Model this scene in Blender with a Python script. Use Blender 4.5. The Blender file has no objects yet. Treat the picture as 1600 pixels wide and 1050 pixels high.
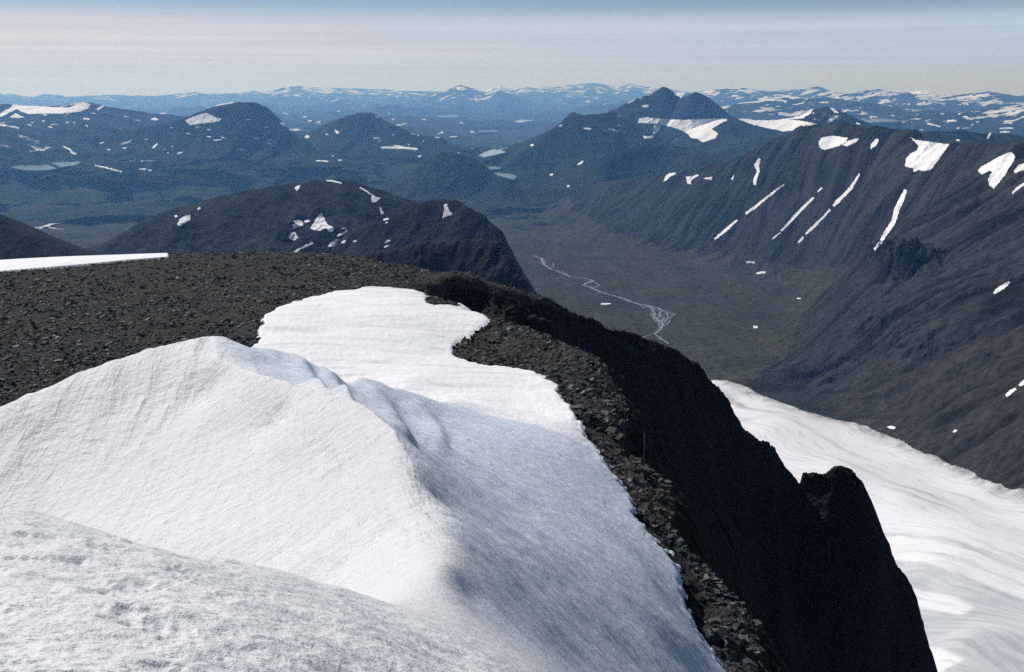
import bpy, math, time
import numpy as np
from mathutils import Vector
from mathutils.bvhtree import BVHTree
from mathutils.geometry import delaunay_2d_cdt

T0 = time.time()
R = math.radians
SC = bpy.context.scene
COL = SC.collection

# ------------------------------------------------------------------ camera
F = 1511.0                 # focal length in photo pixels (1600 wide)
PITCH = R(14.6)
CZ = 2100.0                # height of the eye above the sea
cp, sp = math.cos(PITCH), math.sin(PITCH)
cam = bpy.data.cameras.new('camera')
cam.sensor_width = 36.0
cam.lens = F / 1600 * 36.0
cam.clip_start = 0.2
cam.clip_end = 600000.0
camo = bpy.data.objects.new('camera', cam)
camo.location = (0, 0, CZ)
camo.rotation_euler = (R(90) - PITCH, 0, 0)
COL.objects.link(camo)
SC.camera = camo

# ------------------------------------------------------------------ light
SUN_EL, SUN_AZ = R(42), R(41)      # azimuth: to the left of the view direction
sdir = Vector((-math.sin(SUN_AZ) * math.cos(SUN_EL), math.cos(SUN_AZ) * math.cos(SUN_EL), math.sin(SUN_EL)))
sl = bpy.data.lights.new('sun', 'SUN')
sl.energy = 4.6
sl.angle = R(0.53)
sl.color = (1.0, 0.965, 0.91)
slo = bpy.data.objects.new('sun', sl)
slo.rotation_euler = sdir.to_track_quat('Z', 'Y').to_euler()
slo.location = (0, 0, CZ + 50)
COL.objects.link(slo)

world = bpy.data.worlds.new('World')
SC.world = world
world.use_nodes = True
wn, wl = world.node_tree.nodes, world.node_tree.links
wn.clear()


def wnode(t, **k):
    n = wn.new(t)
    for a, b in k.items():
        setattr(n, a, b)
    return n


def wmath(op, a, b=None, clamp=False):
    n = wnode('ShaderNodeMath', operation=op, use_clamp=clamp)
    for i, q in enumerate((a, b)):
        if q is None:
            continue
        if isinstance(q, (int, float)):
            n.inputs[i].default_value = q
        else:
            wl.new(q, n.inputs[i])
    return n.outputs[0]


tc = wnode('ShaderNodeTexCoord')
sep = wnode('ShaderNodeSeparateXYZ')
wl.new(tc.outputs['Generated'], sep.inputs[0])
zc = wmath('MAXIMUM', sep.outputs['Z'], 0.004)
cmb = wnode('ShaderNodeCombineXYZ')
wl.new(sep.outputs['X'], cmb.inputs[0])
wl.new(sep.outputs['Y'], cmb.inputs[1])
wl.new(zc, cmb.inputs[2])
sky = wnode('ShaderNodeTexSky', sky_type='NISHITA', sun_disc=False)
sky.sun_elevation = SUN_EL
sky.sun_rotation = -SUN_AZ
sky.altitude = 2100
sky.air_density = 1.0
sky.dust_density = 0.0
sky.ozone_density = 1.5
wl.new(cmb.outputs[0], sky.inputs[0])
# thin high cloud, drawn out in long level bands
cz2 = wmath('DIVIDE', 1.0, wmath('ADD', wmath('MAXIMUM', sep.outputs['Z'], 0.0), 0.05))
ccm = wnode('ShaderNodeCombineXYZ')
wl.new(wmath('MULTIPLY', sep.outputs['X'], 1.1), ccm.inputs[0])
wl.new(wmath('MULTIPLY', cz2, 0.55), ccm.inputs[1])
wl.new(wmath('ADD', wmath('MULTIPLY', sep.outputs['Z'], 15.0), wmath('MULTIPLY', sep.outputs['X'], 0.35)), ccm.inputs[2])
cn = wnode('ShaderNodeTexNoise')
cn.inputs['Scale'].default_value = 1.7
cn.inputs['Detail'].default_value = 1.6
cn.inputs['Roughness'].default_value = 0.55
cn.inputs['Distortion'].default_value = 0.3
wl.new(ccm.outputs[0], cn.inputs['Vector'])
cr = wnode('ShaderNodeMapRange')
cr.inputs['From Min'].default_value = 0.36
cr.inputs['From Max'].default_value = 0.66
cr.inputs['To Min'].default_value = 0.9
cr.inputs['To Max'].default_value = 1.0
wl.new(cn.outputs['Fac'], cr.inputs['Value'])
# cloud sheet lies low over the horizon, most of it to the left
lo = wnode('ShaderNodeMapRange')
lo.inputs['From Min'].default_value = 0.052
lo.inputs['From Max'].default_value = 0.078
lo.inputs['To Min'].default_value = 1.0
lo.inputs['To Max'].default_value = 0.12
lo.interpolation_type = 'SMOOTHSTEP'
wl.new(sep.outputs['Z'], lo.inputs['Value'])
sd = wnode('ShaderNodeMapRange')
sd.inputs['From Min'].default_value = -0.5
sd.inputs['From Max'].default_value = 0.55
sd.inputs['To Min'].default_value = 0.0
sd.inputs['To Max'].default_value = 1.0
wl.new(sep.outputs['X'], sd.inputs['Value'])
cf = wmath('MULTIPLY', cr.outputs[0], lo.outputs[0], True)
ccol = wnode('ShaderNodeMix', data_type='RGBA')
wl.new(sd.outputs[0], ccol.inputs[0])
ccol.inputs[6].default_value = (11.8, 11.55, 12.2, 1)
ccol.inputs[7].default_value = (7.9, 10.0, 12.6, 1)
mx = wnode('ShaderNodeMix', data_type='RGBA')
wl.new(cf, mx.inputs[0])
stint = wnode('ShaderNodeVectorMath', operation='MULTIPLY')
wl.new(sky.outputs[0], stint.inputs[0])
stint.inputs[1].default_value = (0.80, 0.87, 1.02)
wl.new(stint.outputs[0], mx.inputs[6])
cv = wnode('ShaderNodeMapRange')
cv.inputs['From Min'].default_value = 0.35
cv.inputs['From Max'].default_value = 0.65
cv.inputs['To Min'].default_value = 0.95
cv.inputs['To Max'].default_value = 1.04
cn2 = wnode('ShaderNodeTexNoise')
cn2.inputs['Scale'].default_value = 2.6
cn2.inputs['Detail'].default_value = 2.0
wl.new(ccm.outputs[0], cn2.inputs['Vector'])
wl.new(cn2.outputs['Fac'], cv.inputs['Value'])
hzb = wnode('ShaderNodeMapRange')
hzb.inputs['From Min'].default_value = 0.0
hzb.inputs['From Max'].default_value = 0.03
hzb.inputs['To Min'].default_value = 0.75
hzb.inputs['To Max'].default_value = 0.0
wl.new(sep.outputs['Z'], hzb.inputs['Value'])
hcol = wnode('ShaderNodeMix', data_type='RGBA')
wl.new(hzb.outputs[0], hcol.inputs[0])
wl.new(ccol.outputs[2], hcol.inputs[6])
hcol.inputs[7].default_value = (8.6, 10.4, 12.8, 1)
cmul = wnode('ShaderNodeVectorMath', operation='SCALE')
wl.new(hcol.outputs[2], cmul.inputs[0])
wl.new(cv.outputs[0], cmul.inputs['Scale'])
wl.new(cmul.outputs[0], mx.inputs[7])
bg = wnode('ShaderNodeBackground')
bg.inputs[1].default_value = 0.066
wl.new(mx.outputs[2], bg.inputs[0])
wo = wnode('ShaderNodeOutputWorld')
wl.new(bg.outputs[0], wo.inputs[0])

SC.view_settings.view_transform = 'Standard'
SC.view_settings.look = 'None'
SC.view_settings.exposure = -0.18
SC.view_settings.gamma = 1
SC.cycles.use_denoising = False
SC.cycles.max_bounces = 5
SC.cycles.diffuse_bounces = 3
SC.cycles.volume_bounces = 1
SC.cycles.use_adaptive_sampling = True
SC.cycles.adaptive_threshold = 0.015


# ------------------------------------------------------------------ projection helpers
def ray(u, v):
    u = np.asarray(u, float); v = np.asarray(v, float)
    a = (u - 800); b = (525 - v)
    return a, F * cp + b * sp, b * cp - F * sp


def slope(u, v):
    x, y, z = ray(u, v)
    return z / np.hypot(x, y)


def theta(u, v):
    x, y, z = ray(u, v)
    return np.arctan2(x, y)


def P(u, v, r):
    x, y, z = ray(u, v)
    h = np.hypot(x, y)
    return x / h * r, y / h * r, z / h * r


def PZ(u, v, z):
    x, y, zz = ray(u, v)
    t = z / zz
    return x * t, y * t, z + 0 * x


def proj(x, y, z):
    d = y * cp - z * sp
    d = np.where(np.abs(d) < 1e-6, 1e-6, d)
    return 800 + F * x / d, 525 - F * (y * sp + z * cp) / d


# ------------------------------------------------------------------ noise
_rng = np.random.RandomState(7)
_perm = _rng.permutation(4096).astype(np.int64)
_ga = _rng.rand(4096) * 2 * np.pi
_gx, _gy = np.cos(_ga), np.sin(_ga)


def perlin(x, y, seed=0):
    xi = np.floor(x).astype(np.int64); yi = np.floor(y).astype(np.int64)
    xf = x - xi; yf = y - yi
    u = xf * xf * xf * (xf * (xf * 6 - 15) + 10)
    v = yf * yf * yf * (yf * (yf * 6 - 15) + 10)

    def g(dx, dy):
        h = _perm[(_perm[(xi + dx + seed * 71) & 4095] + yi + dy) & 4095]
        return _gx[h] * (xf - dx) + _gy[h] * (yf - dy)
    a = g(0, 0); b = g(1, 0); c = g(0, 1); d = g(1, 1)
    return ((a + (b - a) * u) + ((c + (d - c) * u) - (a + (b - a) * u)) * v) * 1.45


def fbm(x, y, o=5, seed=0, gain=0.5, lac=2.03):
    s = 0; a = 1.0; f = 1.0
    for i in range(o):
        s = s + a * perlin(x * f + 13.7 * i, y * f - 7.1 * i, seed + i)
        a *= gain; f *= lac
    return s


def ridged(x, y, o=5, seed=0, gain=0.5, lac=2.07):
    s = 0; a = 1.0; f = 1.0; w = 1.0
    for i in range(o):
        n = 1 - np.abs(perlin(x * f + 5.3 * i, y * f + 9.1 * i, seed + i))
        n = n * n * w
        w = np.clip(n * 1.6, 0, 1)
        s = s + a * n
        a *= gain; f *= lac
    return s - 0.9


def worley(x, y, seed=0):
    xi = np.floor(x).astype(np.int64); yi = np.floor(y).astype(np.int64)
    d1 = np.full(x.shape, 9.0); hid = np.zeros(x.shape)
    for dx in (-1, 0, 1):
        for dy in (-1, 0, 1):
            h = _perm[(_perm[(xi + dx + seed * 37) & 4095] + yi + dy) & 4095]
            px = xi + dx + 0.5 + 0.42 * _gx[h]; py = yi + dy + 0.5 + 0.42 * _gy[h]
            d = (px - x) ** 2 + (py - y) ** 2
            m = d < d1
            d1 = np.where(m, d, d1); hid = np.where(m, h / 4096.0, hid)
    return np.sqrt(d1), hid


def sstep(a, b, x):
    t = np.clip((x - a) / (b - a), 0, 1)
    return t * t * (3 - 2 * t)


def inpoly(u, v, poly):
    ins = np.zeros(np.shape(u), bool)
    n = len(poly)
    for i in range(n):
        x1, y1 = poly[i]; x2, y2 = poly[(i + 1) % n]
        if y1 == y2:
            continue
        c = ((y1 > v) != (y2 > v)) & (u < (x2 - x1) * (v - y1) / (y2 - y1) + x1)
        ins ^= c
    return ins


class RBF:
    """multiquadric interpolation over a (theta, ln r) domain"""
    def __init__(s, th, rho, val, c=0.02, ky=0.6, lam=1e-6):
        s.ky = ky; s.c = c
        p = np.stack([th, rho * ky], 1)
        # drop near-duplicates
        keep = []
        for i in range(len(p)):
            if all(np.hypot(*(p[i] - p[j])) > 1e-4 for j in keep):
                keep.append(i)
        p = p[keep]; val = np.asarray(val)[keep]
        s.p = p; n = len(p)
        d = np.sqrt(((p[:, None] - p[None]) ** 2).sum(-1) + c * c)
        A = np.zeros((n + 3, n + 3))
        A[:n, :n] = d - lam * np.eye(n)
        A[:n, n] = 1; A[:n, n + 1:] = p
        A[n, :n] = 1; A[n + 1:, :n] = p.T
        s.w = np.linalg.solve(A, np.concatenate([val, [0, 0, 0]]))

    def __call__(s, th, rho):
        sh = th.shape
        th = th.ravel(); rho = rho.ravel() * s.ky
        out = np.empty(th.size)
        w = s.w; p = s.p; n = len(p)
        for i in range(0, th.size, 40000):
            a = th[i:i + 40000]; b = rho[i:i + 40000]
            d = np.sqrt((a[:, None] - p[None, :, 0]) ** 2 + (b[:, None] - p[None, :, 1]) ** 2 + s.c ** 2)
            out[i:i + 40000] = d @ w[:n] + w[n] + w[n + 1] * a + w[n + 2] * b
        return out.reshape(sh)


def coarse(f, TH, RH, k=4):
    """evaluate a smooth function on every k-th grid line and interpolate (bilinear)"""
    n, m = TH.shape
    ti = np.unique(np.append(np.arange(0, n, k), n - 1)); ri = np.unique(np.append(np.arange(0, m, k), m - 1))
    z = f(TH[np.ix_(ti, ri)], RH[np.ix_(ti, ri)])
    z1 = np.empty((n, len(ri)))
    for j in range(len(ri)):
        z1[:, j] = np.interp(np.arange(n), ti, z[:, j])
    z2 = np.empty((n, m))
    for i in range(n):
        z2[i] = np.interp(np.arange(m), ri, z1[i])
    return z2


def blur(z, s):
    k = int(3 * s) + 1
    w = np.exp(-np.arange(-k, k + 1) ** 2 / (2 * s * s)); w /= w.sum()
    zp = np.pad(z, k, mode='edge')
    z1 = sum(w[i] * zp[:, i:i + z.shape[1]] for i in range(2 * k + 1))
    return sum(w[i] * z1[i:i + z.shape[0]] for i in range(2 * k + 1))


# ------------------------------------------------------------------ mesh helpers
LAYERS = []


def layer(name, TH, RH, Z, keep=None):
    S = (Z / np.exp(RH)).astype(np.float32)
    if keep is not None:
        S = np.where(keep, S, np.float32(-9))
    LAYERS.append((name, TH[0, 0], TH[1, 0] - TH[0, 0], RH[0, 0], RH[0, 1] - RH[0, 0], S))


def sight(u, v, only=None, skip=()):
    """distance at which the sight line of a pixel first meets the land"""
    u = np.atleast_1d(np.asarray(u, float)); v = np.atleast_1d(np.asarray(v, float))
    th = theta(u, v); sl_ = slope(u, v)
    best = np.full(u.shape, np.nan); who = np.full(u.shape, -1)
    for li, (nm, t0, dt, p0, dp, S) in enumerate(LAYERS):
        if (only and nm not in only) or nm in skip:
            continue
        f = (th - t0) / dt
        ok = (f >= 0) & (f < S.shape[0] - 1)
        if not ok.any():
            continue
        ix = np.where(ok)[0]
        i0 = f[ix].astype(int); fr = (f[ix] - i0)[:, None]
        pr = S[i0] * (1 - fr) + S[i0 + 1] * fr
        hit = pr >= sl_[ix][:, None]
        j = hit.argmax(1); got = hit.any(1)
        jm = np.maximum(j - 1, 0); a = np.arange(len(ix))
        s0 = pr[a, jm]; s1 = pr[a, j]
        t = np.where(s1 > s0, (sl_[ix] - s0) / np.maximum(s1 - s0, 1e-9), 1)
        t = np.clip(t, 0, 1)
        r = np.exp(p0 + (jm + t * (j - jm)) * dp)
        r = np.where(got & ~(s0 < -5), r, np.nan)
        r = np.where(got & (s0 < -5), np.exp(p0 + j * dp), r)
        b = best[ix]
        m = ~np.isnan(r) & (np.isnan(b) | (r < b))
        best[ix] = np.where(m, r, b); w = who[ix]; who[ix] = np.where(m, li, w)
    return best, who


def tag(o, label=None, cat=None, group=None, kind=None):
    if label: o['label'] = label
    if cat: o['category'] = cat
    if group: o['group'] = group
    if kind: o['kind'] = kind
    return o


def mesh_np(name, V, Fq, mat, smooth=True, attrs=None, parent=None):
    """V (n,3) relative to the eye, Fq (m,3|4) index array"""
    k = Fq.shape[1]
    used = np.zeros(len(V), bool); used[Fq.ravel()] = True
    idx = np.cumsum(used) - 1
    V = V[used]; Fq = idx[Fq]
    me = bpy.data.meshes.new(name)
    me.vertices.add(len(V)); me.loops.add(Fq.size); me.polygons.add(len(Fq))
    W = V.copy(); W[:, 2] += CZ
    me.vertices.foreach_set('co', W.astype(np.float32).ravel())
    me.loops.foreach_set('vertex_index', Fq.astype(np.int32).ravel())
    me.polygons.foreach_set('loop_start', (np.arange(len(Fq)) * k).astype(np.int32))
    try:
        me.polygons.foreach_set('loop_total', np.full(len(Fq), k, np.int32))
    except Exception:
        pass
    me.update(calc_edges=True)
    me.polygons.foreach_set('use_smooth', np.full(len(Fq), smooth, bool))
    for an, av in (attrs or {}).items():
        a = me.attributes.new(an, 'FLOAT', 'POINT')
        a.data.foreach_set('value', av.ravel()[used].astype(np.float32))
    me.materials.append(mat)
    o = bpy.data.objects.new(name, me)
    COL.objects.link(o)
    if parent: o.parent = parent
    return o


def grid(th0, th1, nt, r0, r1, nr):
    th = np.linspace(th0, th1, nt); rh = np.linspace(math.log(r0), math.log(r1), nr)
    TH, RH = np.meshgrid(th, rh, indexing='ij')
    RR = np.exp(RH)
    return TH, RH, RR, RR * np.sin(TH), RR * np.cos(TH)


def quads(n, m, keep=None):
    i = np.arange(n * m).reshape(n, m)
    q = np.stack([i[:-1, :-1], i[1:, :-1], i[1:, 1:], i[:-1, 1:]], -1)
    # theta grows to the right (x+), r away: order for upward normals
    if keep is not None:
        kf = keep[:-1, :-1] & keep[1:, :-1] & keep[1:, 1:] & keep[:-1, 1:] if keep.shape == (n, m) else keep
        return q[kf]
    return q.reshape(-1, 4)


def facemask(m, mode='any'):
    a = (m[:-1, :-1], m[1:, :-1], m[1:, 1:], m[:-1, 1:])
    if mode == 'any':
        return a[0] | a[1] | a[2] | a[3]
    return a[0] & a[1] & a[2] & a[3]


# ------------------------------------------------------------------ materials
class M:
    def __init__(s, name):
        s.m = bpy.data.materials.new(name); s.m.use_nodes = True
        s.t = s.m.node_tree; s.n = s.t.nodes; s.l = s.t.links
        s.b = s.n['Principled BSDF']
        s.tc = s.n.new('ShaderNodeTexCoord').outputs['Object']

    def set(s, k, v):
        if isinstance(v, bpy.types.NodeSocket): s.l.new(v, s.b.inputs[k])
        else: s.b.inputs[k].default_value = v

    def node(s, t, ins=None, **k):
        n = s.n.new(t)
        for a, b in k.items(): setattr(n, a, b)
        for a, b in (ins or {}).items():
            if isinstance(b, bpy.types.NodeSocket): s.l.new(b, n.inputs[a])
            else: n.inputs[a].default_value = b
        return n

    def scale(s, v, loc=(0, 0, 0), rot=(0, 0, 0), src=None):
        """rot turns the pattern first, then scale (Mapping TEXTURE-like order done with two nodes)"""
        a = s.node('ShaderNodeMapping', {'Vector': src or s.tc, 'Rotation': rot, 'Location': loc})
        return s.node('ShaderNodeMapping', {'Vector': a.outputs[0], 'Scale': v}).outputs[0]

    def noise(s, vec, scale=1.0, detail=4.0, rough=0.55, dist=0.0):
        return s.node('ShaderNodeTexNoise', {'Vector': vec, 'Scale': scale, 'Detail': detail, 'Roughness': rough, 'Distortion': dist}).outputs['Fac']

    def voro(s, vec, scale=1.0, feature='F1', out='Distance', rand=1.0):
        return s.node('ShaderNodeTexVoronoi', {'Vector': vec, 'Scale': scale, 'Randomness': rand}, feature=feature).outputs[out]

    def math(s, op, a, b=0.0, clamp=False):
        return s.node('ShaderNodeMath', {0: a, 1: b}, operation=op, use_clamp=clamp).outputs[0]

    def rng(s, v, a, b, c=0.0, d=1.0):
        return s.node('ShaderNodeMapRange', {'Value': v, 'From Min': a, 'From Max': b, 'To Min': c, 'To Max': d}).outputs[0]

    def mix(s, f, a, b, mode='MIX'):
        n = s.node('ShaderNodeMix', {0: f}, data_type='RGBA', blend_type=mode)
        for i, q in ((6, a), (7, b)):
            if isinstance(q, bpy.types.NodeSocket): s.l.new(q, n.inputs[i])
            else: n.inputs[i].default_value = (*q, 1) if len(q) == 3 else q
        return n.outputs[2]

    def ramp(s, f, stops):
        n = s.node('ShaderNodeValToRGB', {0: f})
        e = n.color_ramp.elements
        while len(e) < len(stops): e.new(0.5)
        for i, (p, c) in enumerate(stops):
            e[i].position = p; e[i].color = (*c, 1)
        return n.outputs[0]

    def attr(s, name):
        return s.node('ShaderNodeAttribute', attribute_name=name).outputs['Fac']

    def bump(s, h, dist, strength=1.0, prev=None):
        n = s.node('ShaderNodeBump', {'Height': h, 'Distance': dist, 'Strength': strength})
        if prev is not None: s.l.new(prev, n.inputs['Normal'])
        s.l.new(n.outputs[0], s.b.inputs['Normal'])
        return n.outputs[0]


def mat_snow_near():
    m = M('summit_snow')
    p = m.tc
    big = m.noise(p, 0.12, 4, 0.5)
    grain = m.noise(p, 14.0, 5, 0.62)
    mid = m.noise(p, 1.6, 6, 0.62)
    # wind and melt streaks: run with the attribute 'flow' (0 lit side, 1 blue side); their blue is painted sky light
    st = m.noise(m.scale((0.22, 2.6, 0.8), rot=(0, 0, R(79))), 1.0, 5, 0.6, 0.35)
    st2 = m.noise(m.scale((0.30, 3.4, 0.6), rot=(0, 0, R(38.5))), 1.0, 8, 0.68, 0.25)
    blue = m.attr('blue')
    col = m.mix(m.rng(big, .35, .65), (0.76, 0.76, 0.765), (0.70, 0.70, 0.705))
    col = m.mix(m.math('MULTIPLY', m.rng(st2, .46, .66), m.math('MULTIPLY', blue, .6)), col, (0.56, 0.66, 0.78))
    col = m.mix(blue, col, m.mix(m.math('MULTIPLY', m.rng(st2, .46, .66), .6), (.84, .90, .97), (.54, .67, .85)))  # sky light on the flank away from the sun, put into the snow colour
    dirt = m.noise(m.scale((0.15, 1.2, 1.0), rot=(0, 0, R(70))), 1.0, 6, .65)
    col = m.mix(m.math('MULTIPLY', m.rng(dirt, .58, .74), .25), col, (0.52, 0.50, 0.48))
    m.set('Base Color', col)
    m.set('Roughness', 0.55)
    m.set('Specular IOR Level', 0.25)
    face = m.attr('face')
    n1 = m.bump(mid, m.math('ADD', .07, m.math('MULTIPLY', face, .22)), 0.8)
    n2 = m.bump(st, m.math('MULTIPLY', face, 0.24), 0.7, n1)
    n3 = m.bump(st2, m.math('MULTIPLY', blue, 0.5), 1.0, n2)
    fine = m.noise(p, 55.0, 3, 0.7)
    n4 = m.bump(grain, 0.022, 1.0, n3)
    m.bump(fine, 0.008, 1.0, n4)
    return m.m


def mat_snowfield():
    m = M('flat_snow')
    p = m.tc
    st = m.noise(m.scale((0.05, 0.35, .3), rot=(0, 0, R(8))), 1.0, 6, 0.62, 1.0)
    col = m.mix(m.rng(st, .52, .74), (0.84, 0.84, 0.85), (0.58, 0.58, 0.585))
    m.set('Base Color', col); m.set('Roughness', 0.6); m.set('Specular IOR Level', .2)
    n = m.bump(st, 0.5, 0.35)
    m.bump(m.noise(p, 0.9, 5, .6), 0.25, 0.4, n)
    return m.m


def mat_snow_far(name='old_snow', dirty=0.25, sc=0.02):
    m = M(name)
    st = m.noise(m.scale((sc * .35, sc * 2.2, sc), rot=(0, 0, R(-25))), 1.0, 6, 0.6, 0.8)
    col = m.mix(m.math('MULTIPLY', m.rng(st, .5, .75), dirty), (0.86, 0.865, 0.875), (0.35, 0.34, 0.34))
    m.set('Base Color', col); m.set('Roughness', 0.7); m.set('Specular IOR Level', .1)
    m.bump(m.noise(m.tc, sc * 3, 5, .6), 0.12 / sc, 0.3)
    return m.m


def mat_glacier():
    m = M('glacier_snow')
    wob = m.noise(m.tc, .0035, 4, .5)
    p = m.node('ShaderNodeMapping', {'Vector': m.tc, 'Rotation': (0, 0, R(-9))}).outputs[0]
    sp3 = m.node('ShaderNodeSeparateXYZ', {0: p})
    x = m.math('ADD', sp3.outputs[0], m.math('MULTIPLY', wob, 110))
    v = m.node('ShaderNodeCombineXYZ', {0: m.math('MULTIPLY', x, .026), 1: m.math('MULTIPLY', sp3.outputs[1], .0014), 2: 0.0}).outputs[0]
    st = m.noise(v, 1.0, 8, .66)
    v2 = m.node('ShaderNodeCombineXYZ', {0: m.math('MULTIPLY', x, .12), 1: m.math('MULTIPLY', sp3.outputs[1], .008), 2: 0.0}).outputs[0]
    st2 = m.noise(v2, 1.0, 6, .65)
    patchy = m.noise(m.tc, .004, 5, .6)
    bare = m.attr('bare')
    k = m.math('MULTIPLY', m.rng(st, .52, .70), m.rng(patchy, .35, .6, .55, 1))
    k = m.math('MAXIMUM', k, m.math('MULTIPLY', m.rng(st2, .52, .70), .6))
    col = m.mix(m.math('MULTIPLY', k, .9), (0.72, 0.73, 0.75), (0.30, 0.30, 0.31))
    bk = m.math('MULTIPLY', bare, m.rng(m.noise(m.tc, .012, 6, .6), .3, .6, .55, 1))
    col = m.mix(bk, col, m.mix(m.rng(st2, .4, .65), (.50, .52, .55), (.36, .375, .40)))
    col = m.mix(m.math('MULTIPLY', m.attr('rim'), m.rng(m.noise(m.tc, .03, 7, .7), .3, .62, 0, 1)), col, (.05, .052, .055))
    m.set('Base Color', col); m.set('Roughness', .7); m.set('Specular IOR Level', .1)
    n = m.bump(st2, 1.5, .6)
    m.bump(m.noise(m.tc, .05, 5, .6), 3, .4, n)
    return m.m


def mat_scree():
    m = M('dark_scree')
    p = m.scale((1, 1, 1.6))
    v1 = m.voro(p, 1.5, out='Color'); v1d = m.voro(p, 1.5)
    v2 = m.voro(p, 4.5, out='Color'); v2d = m.voro(p, 4.5)
    a = m.node('ShaderNodeSeparateColor', {0: v1}).outputs[0]
    b = m.node('ShaderNodeSeparateColor', {0: v2}).outputs[1]
    f = m.math('ADD', m.math('MULTIPLY', a, .45), m.math('MULTIPLY', b, .55))
    col = m.ramp(f, [(0.0, (0.024, 0.025, 0.026)), (0.5, (0.046, 0.048, 0.049)), (0.8, (0.07, 0.072, 0.072)), (1.0, (0.13, 0.132, 0.128))])
    big = m.noise(m.tc, 0.035, 5, .6)
    col = m.mix(m.rng(big, .45, .68), col, (0.058, 0.055, 0.045))
    m.set('Base Color', col); m.set('Roughness', 0.95); m.set('Specular IOR Level', .06)
    n = m.bump(v1d, 0.35, .7)
    n = m.bump(v2d, 0.15, .7, n)
    return m.m


def mat_stone(name, lo, hi, sc=1.0):
    m = M(name)
    oi = m.noise(m.tc, 0.35 * sc, 2, .5)
    f = m.math('ADD', m.math('MULTIPLY', m.noise(m.tc, 3.0 * sc, 5, .65), .6), m.math('MULTIPLY', oi, .4))
    m.set('Base Color', m.mix(m.rng(f, .3, .7), lo, hi))
    m.set('Roughness', .65); m.set('Specular IOR Level', .4)
    m.bump(m.noise(m.tc, 6 * sc, 5, .65), .08 / sc, .6)
    return m.m


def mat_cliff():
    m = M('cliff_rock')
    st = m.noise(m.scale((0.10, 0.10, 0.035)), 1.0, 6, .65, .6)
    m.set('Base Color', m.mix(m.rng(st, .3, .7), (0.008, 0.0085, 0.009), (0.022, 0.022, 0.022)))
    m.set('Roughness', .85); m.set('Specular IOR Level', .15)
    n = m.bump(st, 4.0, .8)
    m.bump(m.voro(m.tc, .5), 1.0, .7, n)
    return m.m


def mat_mountain(name, lo=(0.010, 0.0105, 0.011), hi=(0.042, 0.043, 0.043), green=(0.031, 0.034, 0.021), sc=1.0, rot=0.0, gz=None, gmix=.5, spots=0.0, gat=False, rg=(.36, .64)):
    """gz: (low, high) metres above the sea between which the green fades out"""
    m = M(name)
    a = m.noise(m.tc, 0.004 * sc, 7, .62)
    st = m.noise(m.scale((0.012 * sc, 0.0022 * sc, 0.004 * sc), rot=(0, 0, rot)), 1.0, 7, .62, .4)
    f = m.math('ADD', m.math('MULTIPLY', a, .5), m.math('MULTIPLY', st, .5))
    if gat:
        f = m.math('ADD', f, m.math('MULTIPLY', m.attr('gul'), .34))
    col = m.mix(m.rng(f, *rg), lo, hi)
    if gz:
        z = m.node('ShaderNodeSeparateXYZ', {0: m.tc}).outputs[2]
        z = m.math('ADD', z, m.rng(a, .3, .7, -150, 150))
        g = m.rng(z, gz[0], gz[1], 1, 0)
        g = m.math('MULTIPLY', g, m.rng(m.noise(m.tc, .0025 * sc, 6, .6), .38, .6, .25, 1))
        col = m.mix(m.math('MULTIPLY', g, gmix), col, green)
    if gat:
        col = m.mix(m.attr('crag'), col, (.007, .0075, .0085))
    sk = m.rng(m.noise(m.scale((.03 * sc, .05 * sc, .05 * sc)), 1.0, 6, .75), .35, .65, .55, 1.45)
    col = m.node('ShaderNodeVectorMath', {0: col, 'Scale': sk}, operation='SCALE').outputs[0]
    if spots:
        q = m.noise(m.scale((.0011, .0022, .0022)), 1.0, 7, .7)
        q2 = m.noise(m.tc, .00016, 3, .5)
        zz = m.node('ShaderNodeSeparateXYZ', {0: m.tc}).outputs[2]
        k = m.rng(m.math('ADD', m.math('ADD', q, m.math('MULTIPLY', q2, .25)), m.rng(zz, 650, 1500, -.02, .05)), spots, spots + .02)
        col = m.mix(m.math('MULTIPLY', k, .9), col, (.80, .81, .83))
    m.set('Base Color', col)
    m.set('Roughness', 1.0); m.set('Specular IOR Level', .02)
    n = m.bump(st, 30 / sc, .5)
    m.bump(a, 40 / sc, .5, n)
    return m.m


def mat_far(name, snow=0.0, sc=1.0, zsnow=900.0):
    m = M(name)
    a = m.noise(m.tc, 0.0009 * sc, 8, .62)
    b = m.noise(m.scale((.5, 1, 1)), 0.0016 * sc, 8, .66)
    col = m.mix(m.rng(a, .38, .62), (0.016, 0.022, 0.024), (0.034, 0.040, 0.036))
    if snow:
        z = m.node('ShaderNodeSeparateXYZ', {0: m.tc}).outputs[2]
        zz = m.rng(z, zsnow - 350, zsnow + 500, -.10, .07)
        k = m.rng(m.math('ADD', b, zz), .60 - snow, .63 - snow, 0, 1)
        col = m.mix(m.math('MULTIPLY', k, .9), col, (.82, .83, .84))
    m.set('Base Color', col)
    m.set('Roughness', 1.0); m.set('Specular IOR Level', .05)
    m.bump(a, 120 / sc, .5)
    return m.m


def mat_water(name='lake_water'):
    m = M(name)
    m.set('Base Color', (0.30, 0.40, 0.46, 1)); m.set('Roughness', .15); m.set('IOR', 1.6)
    return m.m


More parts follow.
